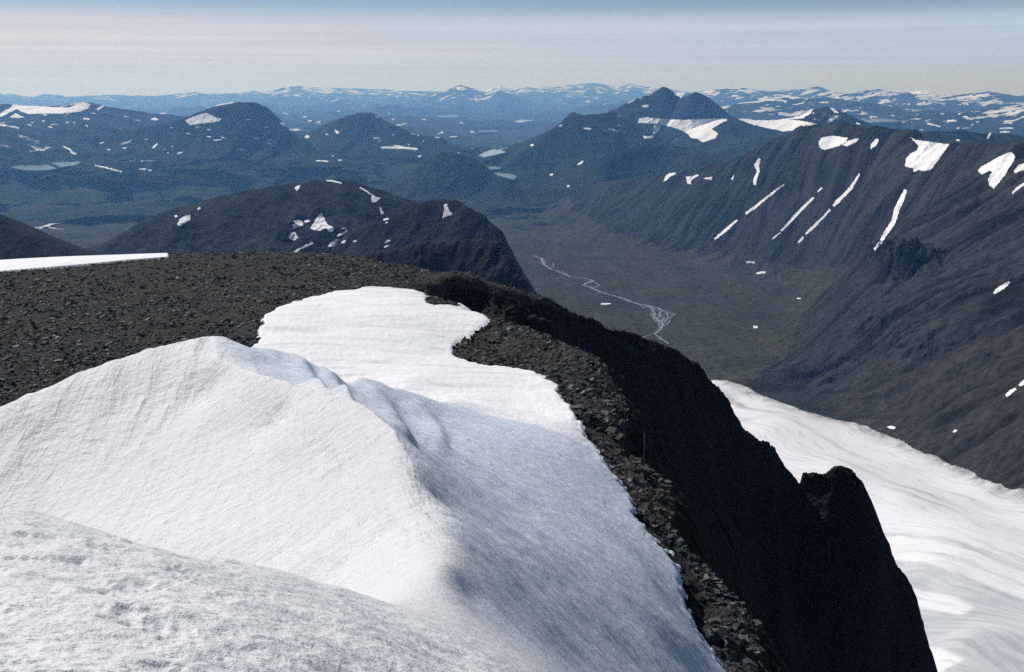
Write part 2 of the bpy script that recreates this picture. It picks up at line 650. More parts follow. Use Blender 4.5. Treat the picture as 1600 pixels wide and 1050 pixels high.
MAT = dict(
    snow=mat_snow_near(), field=mat_snowfield(), patch=mat_snow_far('patch_snow', .12, .03), glac=mat_glacier(),
    scree=mat_scree(), stone=mat_stone('dark_stone', (.028, .028, .027), (.10, .098, .092)),
    pale=mat_stone('pale_stone', (.30, .30, .28), (.50, .49, .46)), cliff=mat_cliff(),
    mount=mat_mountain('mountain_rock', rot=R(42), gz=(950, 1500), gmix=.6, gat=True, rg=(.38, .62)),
    valley=mat_mountain('valley_ground', lo=(.030, .031, .027), hi=(.058, .057, .046), green=(.060, .060, .030), gz=(900, 1200), gmix=.6, rg=(.41, .59)),
    ridge=mat_mountain('ridge_rock', lo=(.012, .0145, .018), hi=(.042, .046, .050), rot=R(-30), gz=(900, 1200), gmix=.4),
    hill=mat_mountain('hill_ground', lo=(.006, .008, .009), hi=(.034, .040, .035), green=(.026, .038, .021), gz=(1150, 1500), sc=.6, gmix=.6, spots=.815, rg=(.42, .58)),
    low=mat_mountain('lowland_ground', lo=(.010, .017, .015), hi=(.042, .055, .040), green=(.026, .042, .022), gz=(950, 1200), sc=.5, gmix=.7, spots=.835, rg=(.42, .58)),
    far=mat_far('far_land', snow=.025, zsnow=1100), water=mat_water(), ice=mat_stone('dull_ice', (.10, .14, .18), (.22, .28, .34)),
)
print('mats', round(time.time() - T0, 1))


# ================================================================== NEAR GROUND (one surface under snow, scree and cliff)
# every row: (u, v, r): where a spot of the surface shows in the photograph and how far off it lies
def dens(rows, n=3):
    """put n-1 extra points between the rows of a line"""
    out = []
    for a, b in zip(rows[:-1], rows[1:]):
        for k in range(n):
            t = k / n
            out.append((a[0] + (b[0] - a[0]) * t, a[1] + (b[1] - a[1]) * t, math.exp(math.log(a[2]) * (1 - t) + math.log(b[2]) * t)))
    out.append(rows[-1])
    return out


near = []
# the mound the photographer stands on
near += [(-250, 1250, 2.4), (0, 1250, 2.2), (300, 1250, 2.2), (600, 1250, 2.4), (800, 1250, 3.0), (0, 1050, 3.3), (200, 1050, 3.3), (400, 1050, 3.6), (600, 1050, 4.8),
         (0, 950, 4.9), (200, 960, 4.8), (400, 985, 5.2), (-200, 1000, 4.2), (-300, 850, 7.5)]
mound = [(-300, 800, 9.5), (-100, 832, 9.3), (0, 842, 9.2), (77, 843, 9.2), (160, 874, 8.8), (242, 900, 8.9), (283, 906, 9.1), (400, 919, 9.6), (516, 947, 10.0), (580, 962, 10.6)]
near += dens(mound, 2)
near += [(657, 968, 11.6), (620, 1000, 8.3), (720, 1000, 11.0), (700, 1080, 6.5), (850, 1100, 9.5), (760, 1060, 8.2)]
# the crest of the snow horn
crest = [(690, 935, 12.8), (708, 903, 14.2), (708, 865, 16.6), (688, 831, 19.2), (672, 803, 21.5), (657, 770, 24.3), (640, 737, 27.5), (625, 717, 30), (607, 695, 33), (580, 672, 36.5), (550, 652, 40),
         (510, 642, 43), (450, 620, 49), (400, 605, 54), (370, 587, 58), (337, 567, 62), (322, 547, 66), (328, 532, 69)]
near += dens(crest, 2)
# its left spur, the skyline of the lit face
spur = [(328, 531, 69), (290, 535, 69.5), (230, 551, 69), (150, 578, 67.5), (60, 615, 65), (0, 642, 63.5), (-120, 700, 61), (-250, 765, 59)]
near += dens(spur, 2)
# the lit face
near += [(600, 850, 20.2), (500, 850, 25), (400, 850, 29.5), (300, 860, 33), (200, 850, 38), (60, 838, 45), (-150, 830, 52),
         (560, 750, 31), (480, 750, 35), (400, 750, 39), (300, 750, 44), (200, 750, 48.5), (100, 750, 53), (0, 750, 54), (-150, 760, 56),
         (430, 680, 46), (350, 680, 50), (250, 680, 55), (150, 680, 57), (60, 690, 58.5), (330, 620, 59), (250, 610, 61.5), (200, 620, 61.5), (620, 920, 14.5), (540, 920, 17.5), (450, 905, 22)]
# the blue slope on the other side
near += [(345, 530, 69.5), (390, 546, 69), (425, 551, 69), (462, 560, 69.5), (487, 576, 69), (517, 588, 70), (540, 607, 69), (450, 590, 59), (400, 575, 62), (500, 620, 54), (530, 630, 56)]
near += [(552, 598, 79), (585, 606, 84), (615, 612, 90), (650, 625, 96), (675, 635, 101), (600, 650, 64), (640, 660, 70), (570, 640, 58)]
near += [(650, 700, 42), (700, 700, 56), (750, 700, 66), (800, 700, 76), (860, 700, 87), (900, 700, 94), (700, 760, 32), (700, 655, 84), (750, 650, 100), (800, 655, 104),
         (850, 650, 112), (690, 800, 25), (750, 800, 32), (800, 800, 39.5), (850, 800, 47), (900, 800, 56), (960, 800, 72),
         (750, 850, 21.3), (850, 850, 32.5), (750, 900, 16.4), (800, 900, 20.8), (850, 900, 25.8), (900, 900, 32), (960, 900, 41), (1010, 900, 48.5),
         (730, 950, 13.7), (800, 960, 16.1), (800, 1000, 13.8), (850, 1000, 16.8), (900, 1000, 20.8), (960, 1000, 27), (1020, 1000, 34), (1070, 1000, 41), (900, 1060, 16.5), (1000, 1060, 26), (1080, 1060, 38)]
# edge of the snow against the scree of the rim
edge = [(690, 632, 108), (750, 633, 115), (800, 633, 119), (870, 606, 128), (900, 660, 108), (930, 710, 99), (985, 780, 85), (1030, 830, 76), (1060, 880, 66), (1075, 950, 57), (1100, 1005, 51), (1135, 1055, 46), (1180, 1150, 39)]
near += edge
# flat snow and plateau
near += [(600, 450, 226), (520, 458, 218), (420, 500, 183), (660, 462, 215), (740, 492, 193), (620, 560, 151), (400, 545, 162), (500, 520, 170), (700, 540, 163), (560, 590, 138), (800, 575, 144), (640, 600, 130), (720, 595, 134)]
near += [(0, 640, 140), (0, 560, 172), (0, 480, 232), (150, 560, 170), (150, 480, 234), (280, 520, 187), (300, 450, 262), (150, 430, 320), (-200, 600, 158), (-200, 500, 225), (-200, 448, 330), (380, 430, 290)]
pfar = [(-250, 436, 400), (0, 410, 400), (100, 405, 405), (250, 402, 410), (350, 400, 405), (450, 399, 400), (550, 403, 370), (620, 414, 335), (690, 428, 305)]
near += dens(pfar, 2)
near += [(480, 430, 275), (580, 430, 262), (650, 445, 240), (560, 415, 315)]
# the scree strip of the near rim
rim = [(700, 470, 212), (760, 497, 190), (820, 520, 176), (870, 538, 166), (915, 558, 157), (960, 580, 149), (985, 620, 133), (1000, 660, 121), (1002, 720, 106), (1062, 765, 96), (1072, 830, 85), (1130, 900, 75), (1195, 965, 67), (1238, 1050, 58), (1300, 1200, 48)]
near += dens(rim, 2)
near += [(760, 540, 162), (850, 570, 147), (930, 620, 126), (960, 700, 105), (1020, 780, 89), (1080, 880, 71), (1130, 960, 61), (1170, 1040, 52)]
# the far arm of the cliff: its skyline
arm = [(700, 426, 300), (740, 432, 302), (790, 446, 305), (850, 465, 312), (900, 488, 325), (960, 512, 345), (1000, 523, 360), (1060, 545, 378), (1085, 562, 382), (1110, 590, 385), (1130, 605, 388), (1145, 632, 390), (1150, 650, 392),
       (1175, 672, 396), (1200, 688, 400), (1230, 707, 404), (1255, 738, 403), (1275, 736, 402), (1310, 726, 403), (1345, 742, 404), (1360, 768, 405), (1370, 800, 407), (1388, 845, 409), (1397, 880, 411), (1428, 915, 413),
       (1436, 945, 415), (1452, 990, 418), (1466, 1040, 421), (1480, 1130, 425), (1500, 1250, 430)]
near += dens(arm, 2)
pts = [P(*p) for p in near]
th_ = [math.atan2(p[0], p[1]) for p in pts]; rh_ = [math.log(math.hypot(p[0], p[1])) for p in pts]
val = [p[2] / math.hypot(p[0], p[1]) for p in pts]


def addz(u, v, r, z):
    """a hidden spot: bearing of the pixel, its distance and its height against the eye"""
    th_.append(float(theta(u, v))); rh_.append(math.log(r)); val.append(z / r)


def zof(p):
    return P(*p)[2]


# hollow behind the mound
for p, r, dz in [((-300, 800, 9.5), 20, -3), ((0, 842, 9.2), 14, -2.2), ((0, 842, 9.2), 24, -4.6), ((160, 874, 8.8), 13, -2.0), ((160, 874, 8.8), 23, -5.0), ((283, 906, 9.1), 12.5, -1.5), ((283, 906, 9.1), 20, -4.2), ((400, 919, 9.6), 13, -1.1), ((400, 919, 9.6), 18, -2.4), ((516, 947, 10), 12.5, -.5)]:
    q = P(*p)
    addz(p[0], p[1], r, q[2] * r / p[2] + dz)
# behind the horn the snow drops to the plateau
for p in dens(spur, 1):
    z = zof(p)
    addz(p[0], p[1], p[2] + 9, z - 6); addz(p[0], p[1], p[2] + 28, -36); addz(p[0], p[1], p[2] + 60, -43)
for p in [(390, 546, 69), (425, 551, 69), (462, 560, 69.5), (487, 576, 69), (517, 588, 70), (540, 607, 69)]:
    z = zof(p)
    addz(p[0], p[1], p[2] + 9, z - 5.5); addz(p[0], p[1], p[2] + 30, -37); addz(p[0], p[1], p[2] + 50, -42)
for p in [(585, 606, 84), (615, 612, 90), (650, 625, 96), (675, 635, 101)]:
    z = zof(p)
    addz(p[0], p[1], p[2] + 8, z - 4.5); addz(p[0], p[1], p[2] + 22, -40.5)
# beyond the plateau edge
for p in pfar:
    z = zof(p)
    addz(p[0], p[1], p[2] + 40, z - 14); addz(p[0], p[1], 600, z - 150); addz(p[0], p[1], 900, z - 360)
# drop under the near rim and both sides of the far arm: spots set off square to the line
ALLV = [P(*p) for p in rim + arm + pfar]


def offs(line, lst, toward):
    W = [P(*p) for p in line]
    for i, (x, y, z) in enumerate(W):
        a = W[max(i - 1, 0)]; b = W[min(i + 1, len(W) - 1)]
        tx, ty = b[0] - a[0], b[1] - a[1]; L = math.hypot(tx, ty)
        nx, ny = ty / L, -tx / L
        if nx * toward[0] + ny * toward[1] < 0:
            nx, ny = -nx, -ny
        for d, dz in lst:
            qx, qy = x + nx * d, y + ny * d
            if min(math.hypot(qx - w[0], qy - w[1]) for w in ALLV) < .75 * abs(d):
                continue
            th_.append(math.atan2(qx, qy)); r = math.hypot(qx, qy); rh_.append(math.log(r)); val.append((z + dz) / r)


offs(rim[2:], [(2.5, -4), (9, -24), (26, -70), (60, -125)], (1, .3))
for u, r, z in [(1300, 62, -70), (1400, 60, -90), (1500, 60, -100), (1700, 60, -120), (1400, 110, -170), (1650, 120, -230), (1650, 250, -330), (1500, 200, -290), (1250, 200, -215), (1100, 240, -215), (1350, 250, -290)]:
    addz(u, 900, r, z)
offs(arm[:4], [(-18, -12)], (0, 1))
offs(arm[4:8], [(18, -30), (55, -85)], (0, -1))
offs(arm[8:], [(5, -8), (22, -45), (60, -115)], (0, -1))
offs(arm[3:], [(6, -5), (50, -100), (160, -270)], (0, 1))
for u in (1050, 1200, 1350, 1500):
    addz(u, 700, 950, -760)
for u in (1600, 1750):
    addz(u, 900, 380, -460); addz(u, 900, 600, -620); addz(u, 900, 950, -760)

NV = len(near)
kt, kr, kv = list(th_[:NV]), list(rh_[:NV]), list(val[:NV])
for a_, b_, c_ in zip(th_[NV:], rh_[NV:], val[NV:]):
    d_ = np.hypot(np.array(kt) - a_, (np.array(kr) - b_) * .55)
    dv_ = np.abs(np.array(kv) - c_)
    if ((d_ < .012) & (dv_ > .03)).any() or ((d_ < .05) & (dv_ / np.maximum(d_, 1e-4) > 7.5)).any():
        continue
    kt.append(a_); kr.append(b_); kv.append(c_)
th_, rh_, val = kt, kr, kv
near_s = RBF(np.array(th_), np.array(rh_), np.array(val), c=0.011, ky=0.55, lam=4e-4)
print('near rbf', len(near_s.p), round(time.time() - T0, 1))

SNOW_POLY = [(-600, 1600), (-600, 780), (-250, 765), (-120, 700), (0, 641), (60, 614), (150, 577), (230, 550), (290, 534), (328, 529), (360, 531), (388, 547), (398, 540), (408, 528), (403, 516), (412, 505), (411, 497), (440, 480), (480, 466),
             (530, 454), (570, 449), (610, 448), (640, 452), (664, 459), (664, 470), (672, 475), (720, 477), (745, 487), (765, 499), (752, 512), (737, 522), (722, 530), (706, 538), (703, 548), (712, 558), (730, 567), (770, 573),
             (810, 574), (850, 588), (868, 597), (876, 606), (868, 612), (880, 625), (895, 640), (900, 655), (915, 682), (935, 708), (960, 745), (985, 775), (988, 800), (1010, 832), (1042, 862), (1056, 882), (1064, 910), (1070, 940), (1088, 985),
             (1110, 1020), (1135, 1052), (1200, 1160), (1300, 1600)]


def near_z(TH, RH, k=4):
    return coarse(near_s, TH, RH, 3) * np.exp(RH)


# ---- snow
TH, RH, RR, X, Y = grid(R(-40), R(22), 1150, 2.0, 245, 1250)
Zb = near_z(TH, RH)
U, V = proj(X, Y, Zb)
# ragged outline
ju = fbm(X * .22, Y * .22, 6, 3, .72) * 900 / RR; jv = fbm(X * .22 + 50, Y * .22, 6, 9, .72) * 450 / RR
fr_ = 1 - .8 * sstep(840, 900, U)
ju = ju * fr_ + (1 - fr_) * 1.8 * fbm(X * .9, Y * .9, 5, 213, .75) * 500 / RR; jv = jv * fr_ + (1 - fr_) * fbm(X * .9 + 9, Y * .9, 5, 215, .75) * 260 / RR
ju = np.where(U > 840, ju - (1 - sstep(840, 900, U)) * 0, ju)
ju = np.clip(ju, -9, 9); jv = np.clip(jv, -5, 5)
front = RR < 100
hid = (U > -700) & (RR < 115) & (X < 13)      # ground hidden behind the horn is snow as well
insnow = inpoly(U + ju, V + jv, SNOW_POLY) | (hid & (RR > 60) & (V < 660) & (U < 690)) | (RR < 45)
# lit side / blue side; also masks the sky light painted on the snow
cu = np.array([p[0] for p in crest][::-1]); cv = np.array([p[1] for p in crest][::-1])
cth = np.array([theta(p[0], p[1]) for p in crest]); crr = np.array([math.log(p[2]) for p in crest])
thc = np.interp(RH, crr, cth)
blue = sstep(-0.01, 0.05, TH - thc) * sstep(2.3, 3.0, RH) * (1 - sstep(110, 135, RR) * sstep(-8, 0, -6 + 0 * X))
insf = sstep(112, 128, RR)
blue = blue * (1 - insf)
# real relief: sastrugi, melt runnels, the mound's crust
d_l = fbm(X * .9, Y * .9, 5, 21, .5) * .05 * sstep(5, 20, RR)
XR, YR = .19 * X - .98 * Y, .98 * X + .19 * Y
run_l = ridged(XR * .05, YR * .42 + fbm(X * .1, Y * .1, 2, 5) * .3, 3, 31, .5) * .11 * (1 - blue) * sstep(26, 48, RR) * (1 - insf)
XS, YS = .78 * X - .62 * Y, .62 * X + .78 * Y
run_b = (fbm(XS * .07, YS * .95, 3, 41, .5) * .11 + fbm(XS * .035, YS * .3, 3, 47, .5) * .25) * blue
mnd = sstep(13, 7, RR)
crust = (fbm(X * 1.2, Y * 1.2, 6, 51, .55) * .055 - np.clip(fbm(X * 3.1, Y * 2.2, 4, 57, .6) - .12, 0, 1) * .045 * sstep(560, 260, U)) * mnd
def crease(line, w0, h, UU=U, VV=V):
    best = np.full(U.shape, 1e9); sgn = np.zeros(U.shape)
    for (x1, y1), (x2, y2) in zip(line[:-1], line[1:]):
        dx, dy = x2 - x1, y2 - y1
        t = np.clip(((U - x1) * dx + (V - y1) * dy) / (dx * dx + dy * dy), 0, 1)
        d = np.hypot(U - x1 - t * dx, V - y1 - t * dy); m_ = d < best
        best = np.where(m_, d, best); sgn = np.where(m_, np.sign((U - x1) * dy - (V - y1) * dx), sgn)
    s_ = best * sgn
    k_ = np.where(s_ > 0, (s_ / (w0 * .55)) ** 2, (s_ / (w0 * 1.5)) ** 2)
    return h * np.exp(-k_) * (RR < 110) * (RR > 35)


folds = crease([(476, 580), (486, 598), (498, 618), (510, 645)], 13, .75) + crease([(520, 600), (530, 615), (540, 632), (548, 652)], 12, .8) + crease([(592, 622), (608, 642), (622, 668), (640, 700)], 13, .5) + crease([(655, 640), (672, 655), (692, 690)], 13, .35)
folds = blur(folds, 3.0) * sstep(0, .02, TH - thc)
lat = (TH - thc) * RR
lip = (.62 * np.where(lat < 0, np.exp(-np.abs(lat) / 3.2), np.exp(-np.abs(lat) / .75)) - .5 * np.clip(lat / 5, 0, 1) * np.exp(-np.clip(lat, 0, 99) / 6)) * sstep(22, 36, RR) * sstep(69, 52, RR) * (1 + .3 * fbm(X * .12, Y * .12, 2, 201))
lip = blur(lip, .8)
folds = folds + lip
flat = fbm(X * .05, Y * .12, 5, 61, .5) * .35 * insf
Zs = Zb + folds + d_l + run_l + run_b + crust + flat
edgem = blur(insnow.astype(np.float32), 1.6)
Zs = Zs + .22 * sstep(.35, .95, edgem) - .12 * (1 - sstep(.1, .6, edgem))
keep = facemask(blur(insnow.astype(np.float32), .7) > .42, 'any')
Vn = np.stack([X, Y, Zs], -1).reshape(-1, 3)
layer('snow', TH, RH, Zs, insnow)
fieldf = ((RR > 118) | ((U > 395) & (RR > 100)))[:-1, :-1]
q = quads(*X.shape)
nx = X.shape[0] - 1; ny = X.shape[1] - 1
q = q.reshape(nx, ny, 4)
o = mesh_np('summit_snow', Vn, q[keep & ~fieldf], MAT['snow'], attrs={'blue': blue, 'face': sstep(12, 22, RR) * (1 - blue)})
tag(o, 'sharp crested white snow horn falling bluish to the scree rim', 'snow', kind='structure')
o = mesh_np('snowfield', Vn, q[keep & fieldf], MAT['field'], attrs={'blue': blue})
tag(o, 'flat white snowfield on the dark plateau behind the snow horn', 'snow', kind='structure')
print('snow', round(time.time() - T0, 1))

# ---- rock plateau and cliff
TH, RH, RR, X, Y = grid(R(-40), R(35), 1250, 46, 1000, 1250)
Zb = near_z(TH, RH)
U, V = proj(X, Y, Zb)
ins = inpoly(U, V, SNOW_POLY)
gy = np.gradient(Zb, axis=1) / np.gradient(RR, axis=1); gx = np.gradient(Zb, axis=0) / (RR * (TH[1, 0] - TH[0, 0]))
steep = sstep(.35, .9, np.hypot(gx, gy))
w1, h1 = worley(X / 2.3, Y / 2.3, 3)
w2, h2 = worley(X / .95, Y / .95, 5)
rock = (h1 - .5) * .38 - w1 * .32 + ((h2 - .5) * .35 - w2 * .3) * sstep(260, 120, RR) + fbm(X / 14, Y / 14, 4, 70) * .5
wv, hv = worley(X / 9 + fbm(X / 20, Y / 20, 2, 4) * .5, Y / 9, 13)
crag = ridged(X / 60, Y / 60, 6, 77, .5) * 6 + (hv - .5) * 2.5 + fbm(X / 7, Y / 7, 4, 79, .55) * 1.2
rimk = sstep(.0, 1.0, steep)
Zr = Zb + rock * (1 - steep) + (crag - 2.5) * steep * sstep(60, 220, RR) + (rock * 1.5 - 1) * steep
# broken blocks along the near rim
rimband = sstep(860, 960, U) * sstep(150, 110, RR) * (1 - steep)
wr, hr = worley(X / 4.2, Y / 4.2, 23)
Zr = Zr + rimband * ((hr - .5) * 1.9 - wr * .7)
insb = blur(ins.astype(np.float32), 2.0)
Zr = np.where(ins | (RR < 112) & (X < 12), Zb - 1.0 * sstep(.4, 1, np.where(ins, insb, 1)), Zr)
Vn = np.stack([X, Y, Zr], -1).reshape(-1, 3)
q = quads(*X.shape).reshape(X.shape[0] - 1, X.shape[1] - 1, 4)
clf = ((steep > .5) & (TH > theta(690, 430)) | ((RR > 320) & (TH > theta(760, 430))))[:-1, :-1]
strip_m = inpoly(U + ju[0, 0] * 0, V, [(-500, 500), (-500, 455), (-100, 437), (0, 426), (60, 421), (130, 415), (200, 408), (262, 403.2), (262, 380), (-500, 380)])[:-1, :-1]
strip_m &= (RR[:-1, :-1] > 250) & (RR[:-1, :-1] < 600)
ZS = Vn.copy(); ZS[:, 2] = np.where(strip_v := np.pad(strip_m, ((0, 1), (0, 1)), mode='edge').ravel(), (Zb + .5).ravel(), ZS[:, 2])
o = mesh_np('plateau', Vn, q[~clf & ~strip_m], MAT['scree'])
tag(o, 'wide dark plateau of broken scree around the flat snowfield', 'plateau', kind='structure')
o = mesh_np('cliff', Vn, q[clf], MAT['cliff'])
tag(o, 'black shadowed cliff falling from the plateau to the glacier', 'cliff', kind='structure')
o = mesh_np("plateau_snow", ZS, q[strip_m], MAT['patch'])
tag(o, 'long white snow strip along the far edge of the scree plateau', 'snow', kind='structure')
rock_grid = (TH, RH, Zr, Zb, U, V, steep, ins)
layer('rock', TH, RH, Zr)
strip_v2 = np.pad(strip_m, ((0, 1), (0, 1)), mode='edge') & True
print('rock', round(time.time() - T0, 1))


# ================================================================== MIDDLE GROUND
def zval(r):          # valley floor and lowland against the eye
    return np.interp(r, [600, 3000, 4500, 7000, 10000, 16000, 30000, 60000, 200000], [-1000, -1130, -1160, -1250, -1330, -1400, -1450, -1450, -1450]) - r ** 2 / 14.8e6


mid = []
mid += [(900, 300, 10400), (950, 284, 9900), (1000, 277, 9500), (1050, 272, 9100), (1100, 262, 8700), (1150, 245, 8350), (1200, 228, 8000), (1250, 212, 7650), (1300, 207, 7300), (1340, 211, 7000), (1385, 203, 6650), (1420, 216, 6300),
        (1480, 225, 5700), (1540, 228, 5200), (1600, 225, 4800), (1750, 215, 4300)]
midc = list(mid)
mid = dens(mid, 2)
# slope under the crest
mid += [(1250, 300, 7350), (1350, 300, 6300), (1450, 300, 5150), (1550, 300, 4450), (1200, 350, 7050), (1300, 350, 6050), (1400, 340, 5300), (1500, 350, 4250), (1600, 350, 3800), (1100, 330, 7900), (1000, 330, 8700), (1150, 300, 7900), (1050, 300, 8600)]
# shoulder, knob and the fans below it
mid += [(1340, 412, 4750), (1368, 394, 4480), (1400, 384, 4300), (1435, 389, 4150), (1480, 398, 3900), (1540, 405, 3600), (1600, 410, 3400), (1750, 410, 3050)]
mid += [(1358, 425, 4330), (1390, 418, 4140), (1420, 414, 4080), (1375, 448, 4130)]
mid += [(1400, 470, 3620), (1400, 500, 3320), (1400, 560, 2980), (1400, 620, 2700), (1500, 460, 3250), (1500, 540, 2800), (1500, 620, 2480), (1600, 500, 2780), (1600, 600, 2350), (1600, 700, 2060), (1300, 520, 3800), (1320, 590, 3150), (1300, 600, 3200),
        (1750, 600, 2050), (1500, 690, 2250)]
# glacier margin and glacier
mid += [(1128, 598, 3060), (1200, 622, 2850), (1300, 655, 2600), (1400, 690, 2370), (1500, 735, 2120), (1600, 772, 1920), (1750, 830, 1680)]
mid += [(1200, 670, 2430), (1300, 740, 2000), (1400, 780, 1790), (1500, 820, 1610), (1600, 860, 1450), (1450, 880, 1330), (1600, 950, 1170), (1500, 1000, 1000), (1600, 1050, 930), (1480, 1080, 830), (1700, 1100, 850), (1100, 640, 2900)]
# valley floor
FOOT = [(700, 250), (880, 300), (900, 330), (960, 365), (1040, 385), (1120, 398), (1200, 410), (1265, 425), (1330, 415), (1300, 445), (1250, 500), (1225, 560), (1150, 615), (1100, 700), (600, 900), (600, 200)]
vpts = [(850, 330), (900, 350), (1000, 385), (1080, 402), (1180, 418), (1250, 432), (1285, 455), (1250, 500), (1225, 570), (1150, 580), (1080, 590), (800, 320), (800, 420)]
for v in range(325, 575, 20):
    for u in range(815, 1270, 38):
        if all(inpoly(np.array([u + a_]), np.array([v + b_]), FOOT)[0] for a_ in (-25, 25) for b_ in (-9, 9)) and min(math.hypot(u - q_[0], (v - q_[1]) * 2) for q_ in vpts) > 22:
            vpts.append((u, v))
for u, v in vpts:
    rq = np.linspace(3000, 11800, 2000)
    mid.append((u, v, float(rq[np.argmax(slope(u, v) * rq <= zval(rq))])))
mp = [P(*p) for p in mid]
mth = [math.atan2(p[0], p[1]) for p in mp]; mrh = [math.log(math.hypot(p[0], p[1])) for p in mp]; mz = [p[2] for p in mp]


def addm(u, r, z):
    mth.append(float(theta(u, 400))); mrh.append(math.log(r)); mz.append(z)


for p in midc:                        # far side of the crest
    z = zof(p)
    addm(p[0], p[2] + 700, z - 190); addm(p[0], p[2] + 2500, max(z - 800, -1380)); addm(p[0], max(p[2] + 5000, 12500), -1420)
for u in (-700, -300, 0, 300, 600):
    for r in (600, 1200, 2400, 5000, 8000, 12500):
        addm(u, r, float(zval(r)))
for u in (800, 1100, 1300):
    for r in (600, 1000, 1600, 2100):
        addm(u, r, -700 - (r - 600) * .14)
for u in (1450, 1700):
    addm(u, 600, -470)
NV = len(mid)
kt, kr, kv = list(mth[:NV]), list(mrh[:NV]), list(mz[:NV])
for a_, b_, c_ in zip(mth[NV:], mrh[NV:], mz[NV:]):
    d_ = np.hypot(np.array(kt) - a_, (np.array(kr) - b_) * .6)
    if (np.abs(np.array(kv) - c_) / np.maximum(d_ * math.exp(b_), 1) > 1.0)[d_ < .08].any():
        continue
    kt.append(a_); kr.append(b_); kv.append(c_)
mth, mrh, mz = kt, kr, kv
mid_s = RBF(np.array(mth), np.array(mrh), np.array(mz), c=0.02, ky=0.6, lam=2e-3)
print('mid rbf', len(mid_s.p), round(time.time() - T0, 1))

TH, RH, RR, X, Y = grid(R(-36), R(36), 1300, 620, 12600, 1150)
Zm = coarse(mid_s, TH, RH, 4)
U, V = proj(X, Y, Zm)
GLAC = [(1000, 560), (1128, 597), (1160, 606), (1200, 621), (1250, 640), (1300, 653), (1350, 668), (1400, 690), (1450, 710), (1500, 734), (1550, 755), (1600, 775), (1750, 835), (1900, 1300), (1100, 1300), (900, 800)]
gj = fbm(X / 140, Y / 140, 6, 91, .62)
glac = inpoly(U + gj * 3, V + gj * 1.0, GLAC) & (RR < 3300)
gy = np.gradient(Zm, axis=1) / np.gradient(RR, axis=1); gx = np.gradient(Zm, axis=0) / (RR * (TH[1, 0] - TH[0, 0]))
st = sstep(.12, .34, np.hypot(gx, gy)) * (1 - glac)
st = blur(st, 5)
# gullies follow the fall line of the slope that faces down to the valley on the left
wB = sstep(5300, 4300, RR)
def gullies(deg):
    a_ = R(deg)
    AC = X * math.cos(a_) + Y * math.sin(a_)       # along the fall line
    AL = -X * math.sin(a_) + Y * math.cos(a_)      # across it
    g1 = ridged((AL + wv) / 240, AC / 2400, 4, 101, .55)
    g2 = ridged((AL + wv * .6) / 80, AC / 900, 4, 105, .6)
    return g1, g2

wv = fbm(X / 1100, Y / 1100, 4, 95) * 230
gA, gB = gullies(40), gullies(-22)
g1 = gA[0] * (1 - wB) + gB[0] * wB; g2 = gA[1] * (1 - wB) + gB[1] * wB
gul = (g1 * (17 + 10 * wB) + g2 * 6) * (.55 + .6 * sstep(-.4, .5, fbm(X / 800, Y / 800, 3, 203)))
gq = 1 - blur(glac.astype(np.float32), 12) * .95
Zf = Zm + gq * st * (gul - 8 + ridged(X / 520, Y / 520, 7, 111, .62) * (27 - 11 * wB)) + fbm(X / 160, Y / 160, 6, 117, .55) * (3 + 7 * st) * gq * (1 - .8 * glac)
# rocky knob
kn = sstep(1, .2, np.hypot((U - 1410) / 90, (V - 410) / 45)) * (RR < 4700)
Zf += kn * ridged(X / 130, Y / 130, 5, 121, .6) * 75
# broken rock under the knob
kb = inpoly(U, V, [(1340, 480), (1500, 520), (1480, 590), (1330, 560)]) * 1.0
Zf += blur(kb, 6) * ridged(X / 60, Y / 60, 4, 123, .6) * 9
valm = (1 - st) * (RR > 2600)
Zf += valm * (fbm(X / 700, Y / 700, 5, 125, .5) * 14)
west = sstep(.02, -.06, TH) * sstep(4500, 6500, RR)
Zf += west * (fbm(X / 2100, Y / 1500, 6, 127, .52) * 55 + ridged(X / 1500, Y / 1100, 5, 129, .5) * 30)
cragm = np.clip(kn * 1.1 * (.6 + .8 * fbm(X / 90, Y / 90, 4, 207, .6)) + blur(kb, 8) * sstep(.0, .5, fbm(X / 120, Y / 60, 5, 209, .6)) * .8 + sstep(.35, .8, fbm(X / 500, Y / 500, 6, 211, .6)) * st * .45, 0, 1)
gat = st * (g1 * .5 + g2 * .5)
# moraine band near the glacier tongue
Vn = np.stack([X, Y, Zf], -1).reshape(-1, 3)
q = quads(*X.shape).reshape(X.shape[0] - 1, X.shape[1] - 1, 4)
vf = inpoly(U, V, FOOT) | (TH < theta(880, 300))
gf = glac[:-1, :-1]; vf = vf[:-1, :-1] & ~gf
o = mesh_np('glacier', Vn, q[gf], MAT['glac'], attrs={'rim': np.clip((1 - blur(glac.astype(np.float32), 7)) * 1.7, 0, 1), 'bare': np.clip(blur(np.clip(inpoly(U + gj * 14, V + gj * 6, [(1380, 872), (1450, 880), (1520, 905), (1610, 940), (1900, 1050), (1900, 1400), (1380, 1400)]) * 1.0 - inpoly(U + gj * 8, V + gj * 3, [(1400, 905), (1440, 925), (1475, 925), (1525, 950), (1500, 962), (1440, 950), (1400, 940)]) - inpoly(U + gj * 8, V + gj * 3, [(1440, 1010), (1475, 1015), (1510, 1030), (1480, 1045), (1440, 1080)]), 0, 1), 1.2), 0, 1)}); tag(o, 'broad white glacier below the black cliff streaked with dirt lines', 'glacier', kind='structure')
o = mesh_np('valley_floor', Vn, q[vf], MAT['valley']); tag(o, 'flat grey green valley floor with a braided stream', 'valley', kind='structure')
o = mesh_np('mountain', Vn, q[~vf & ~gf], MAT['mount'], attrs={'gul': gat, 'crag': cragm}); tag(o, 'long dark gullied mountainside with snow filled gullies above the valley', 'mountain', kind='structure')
layer('mid', TH, RH, Zf)
print('mid', round(time.time() - T0, 1))


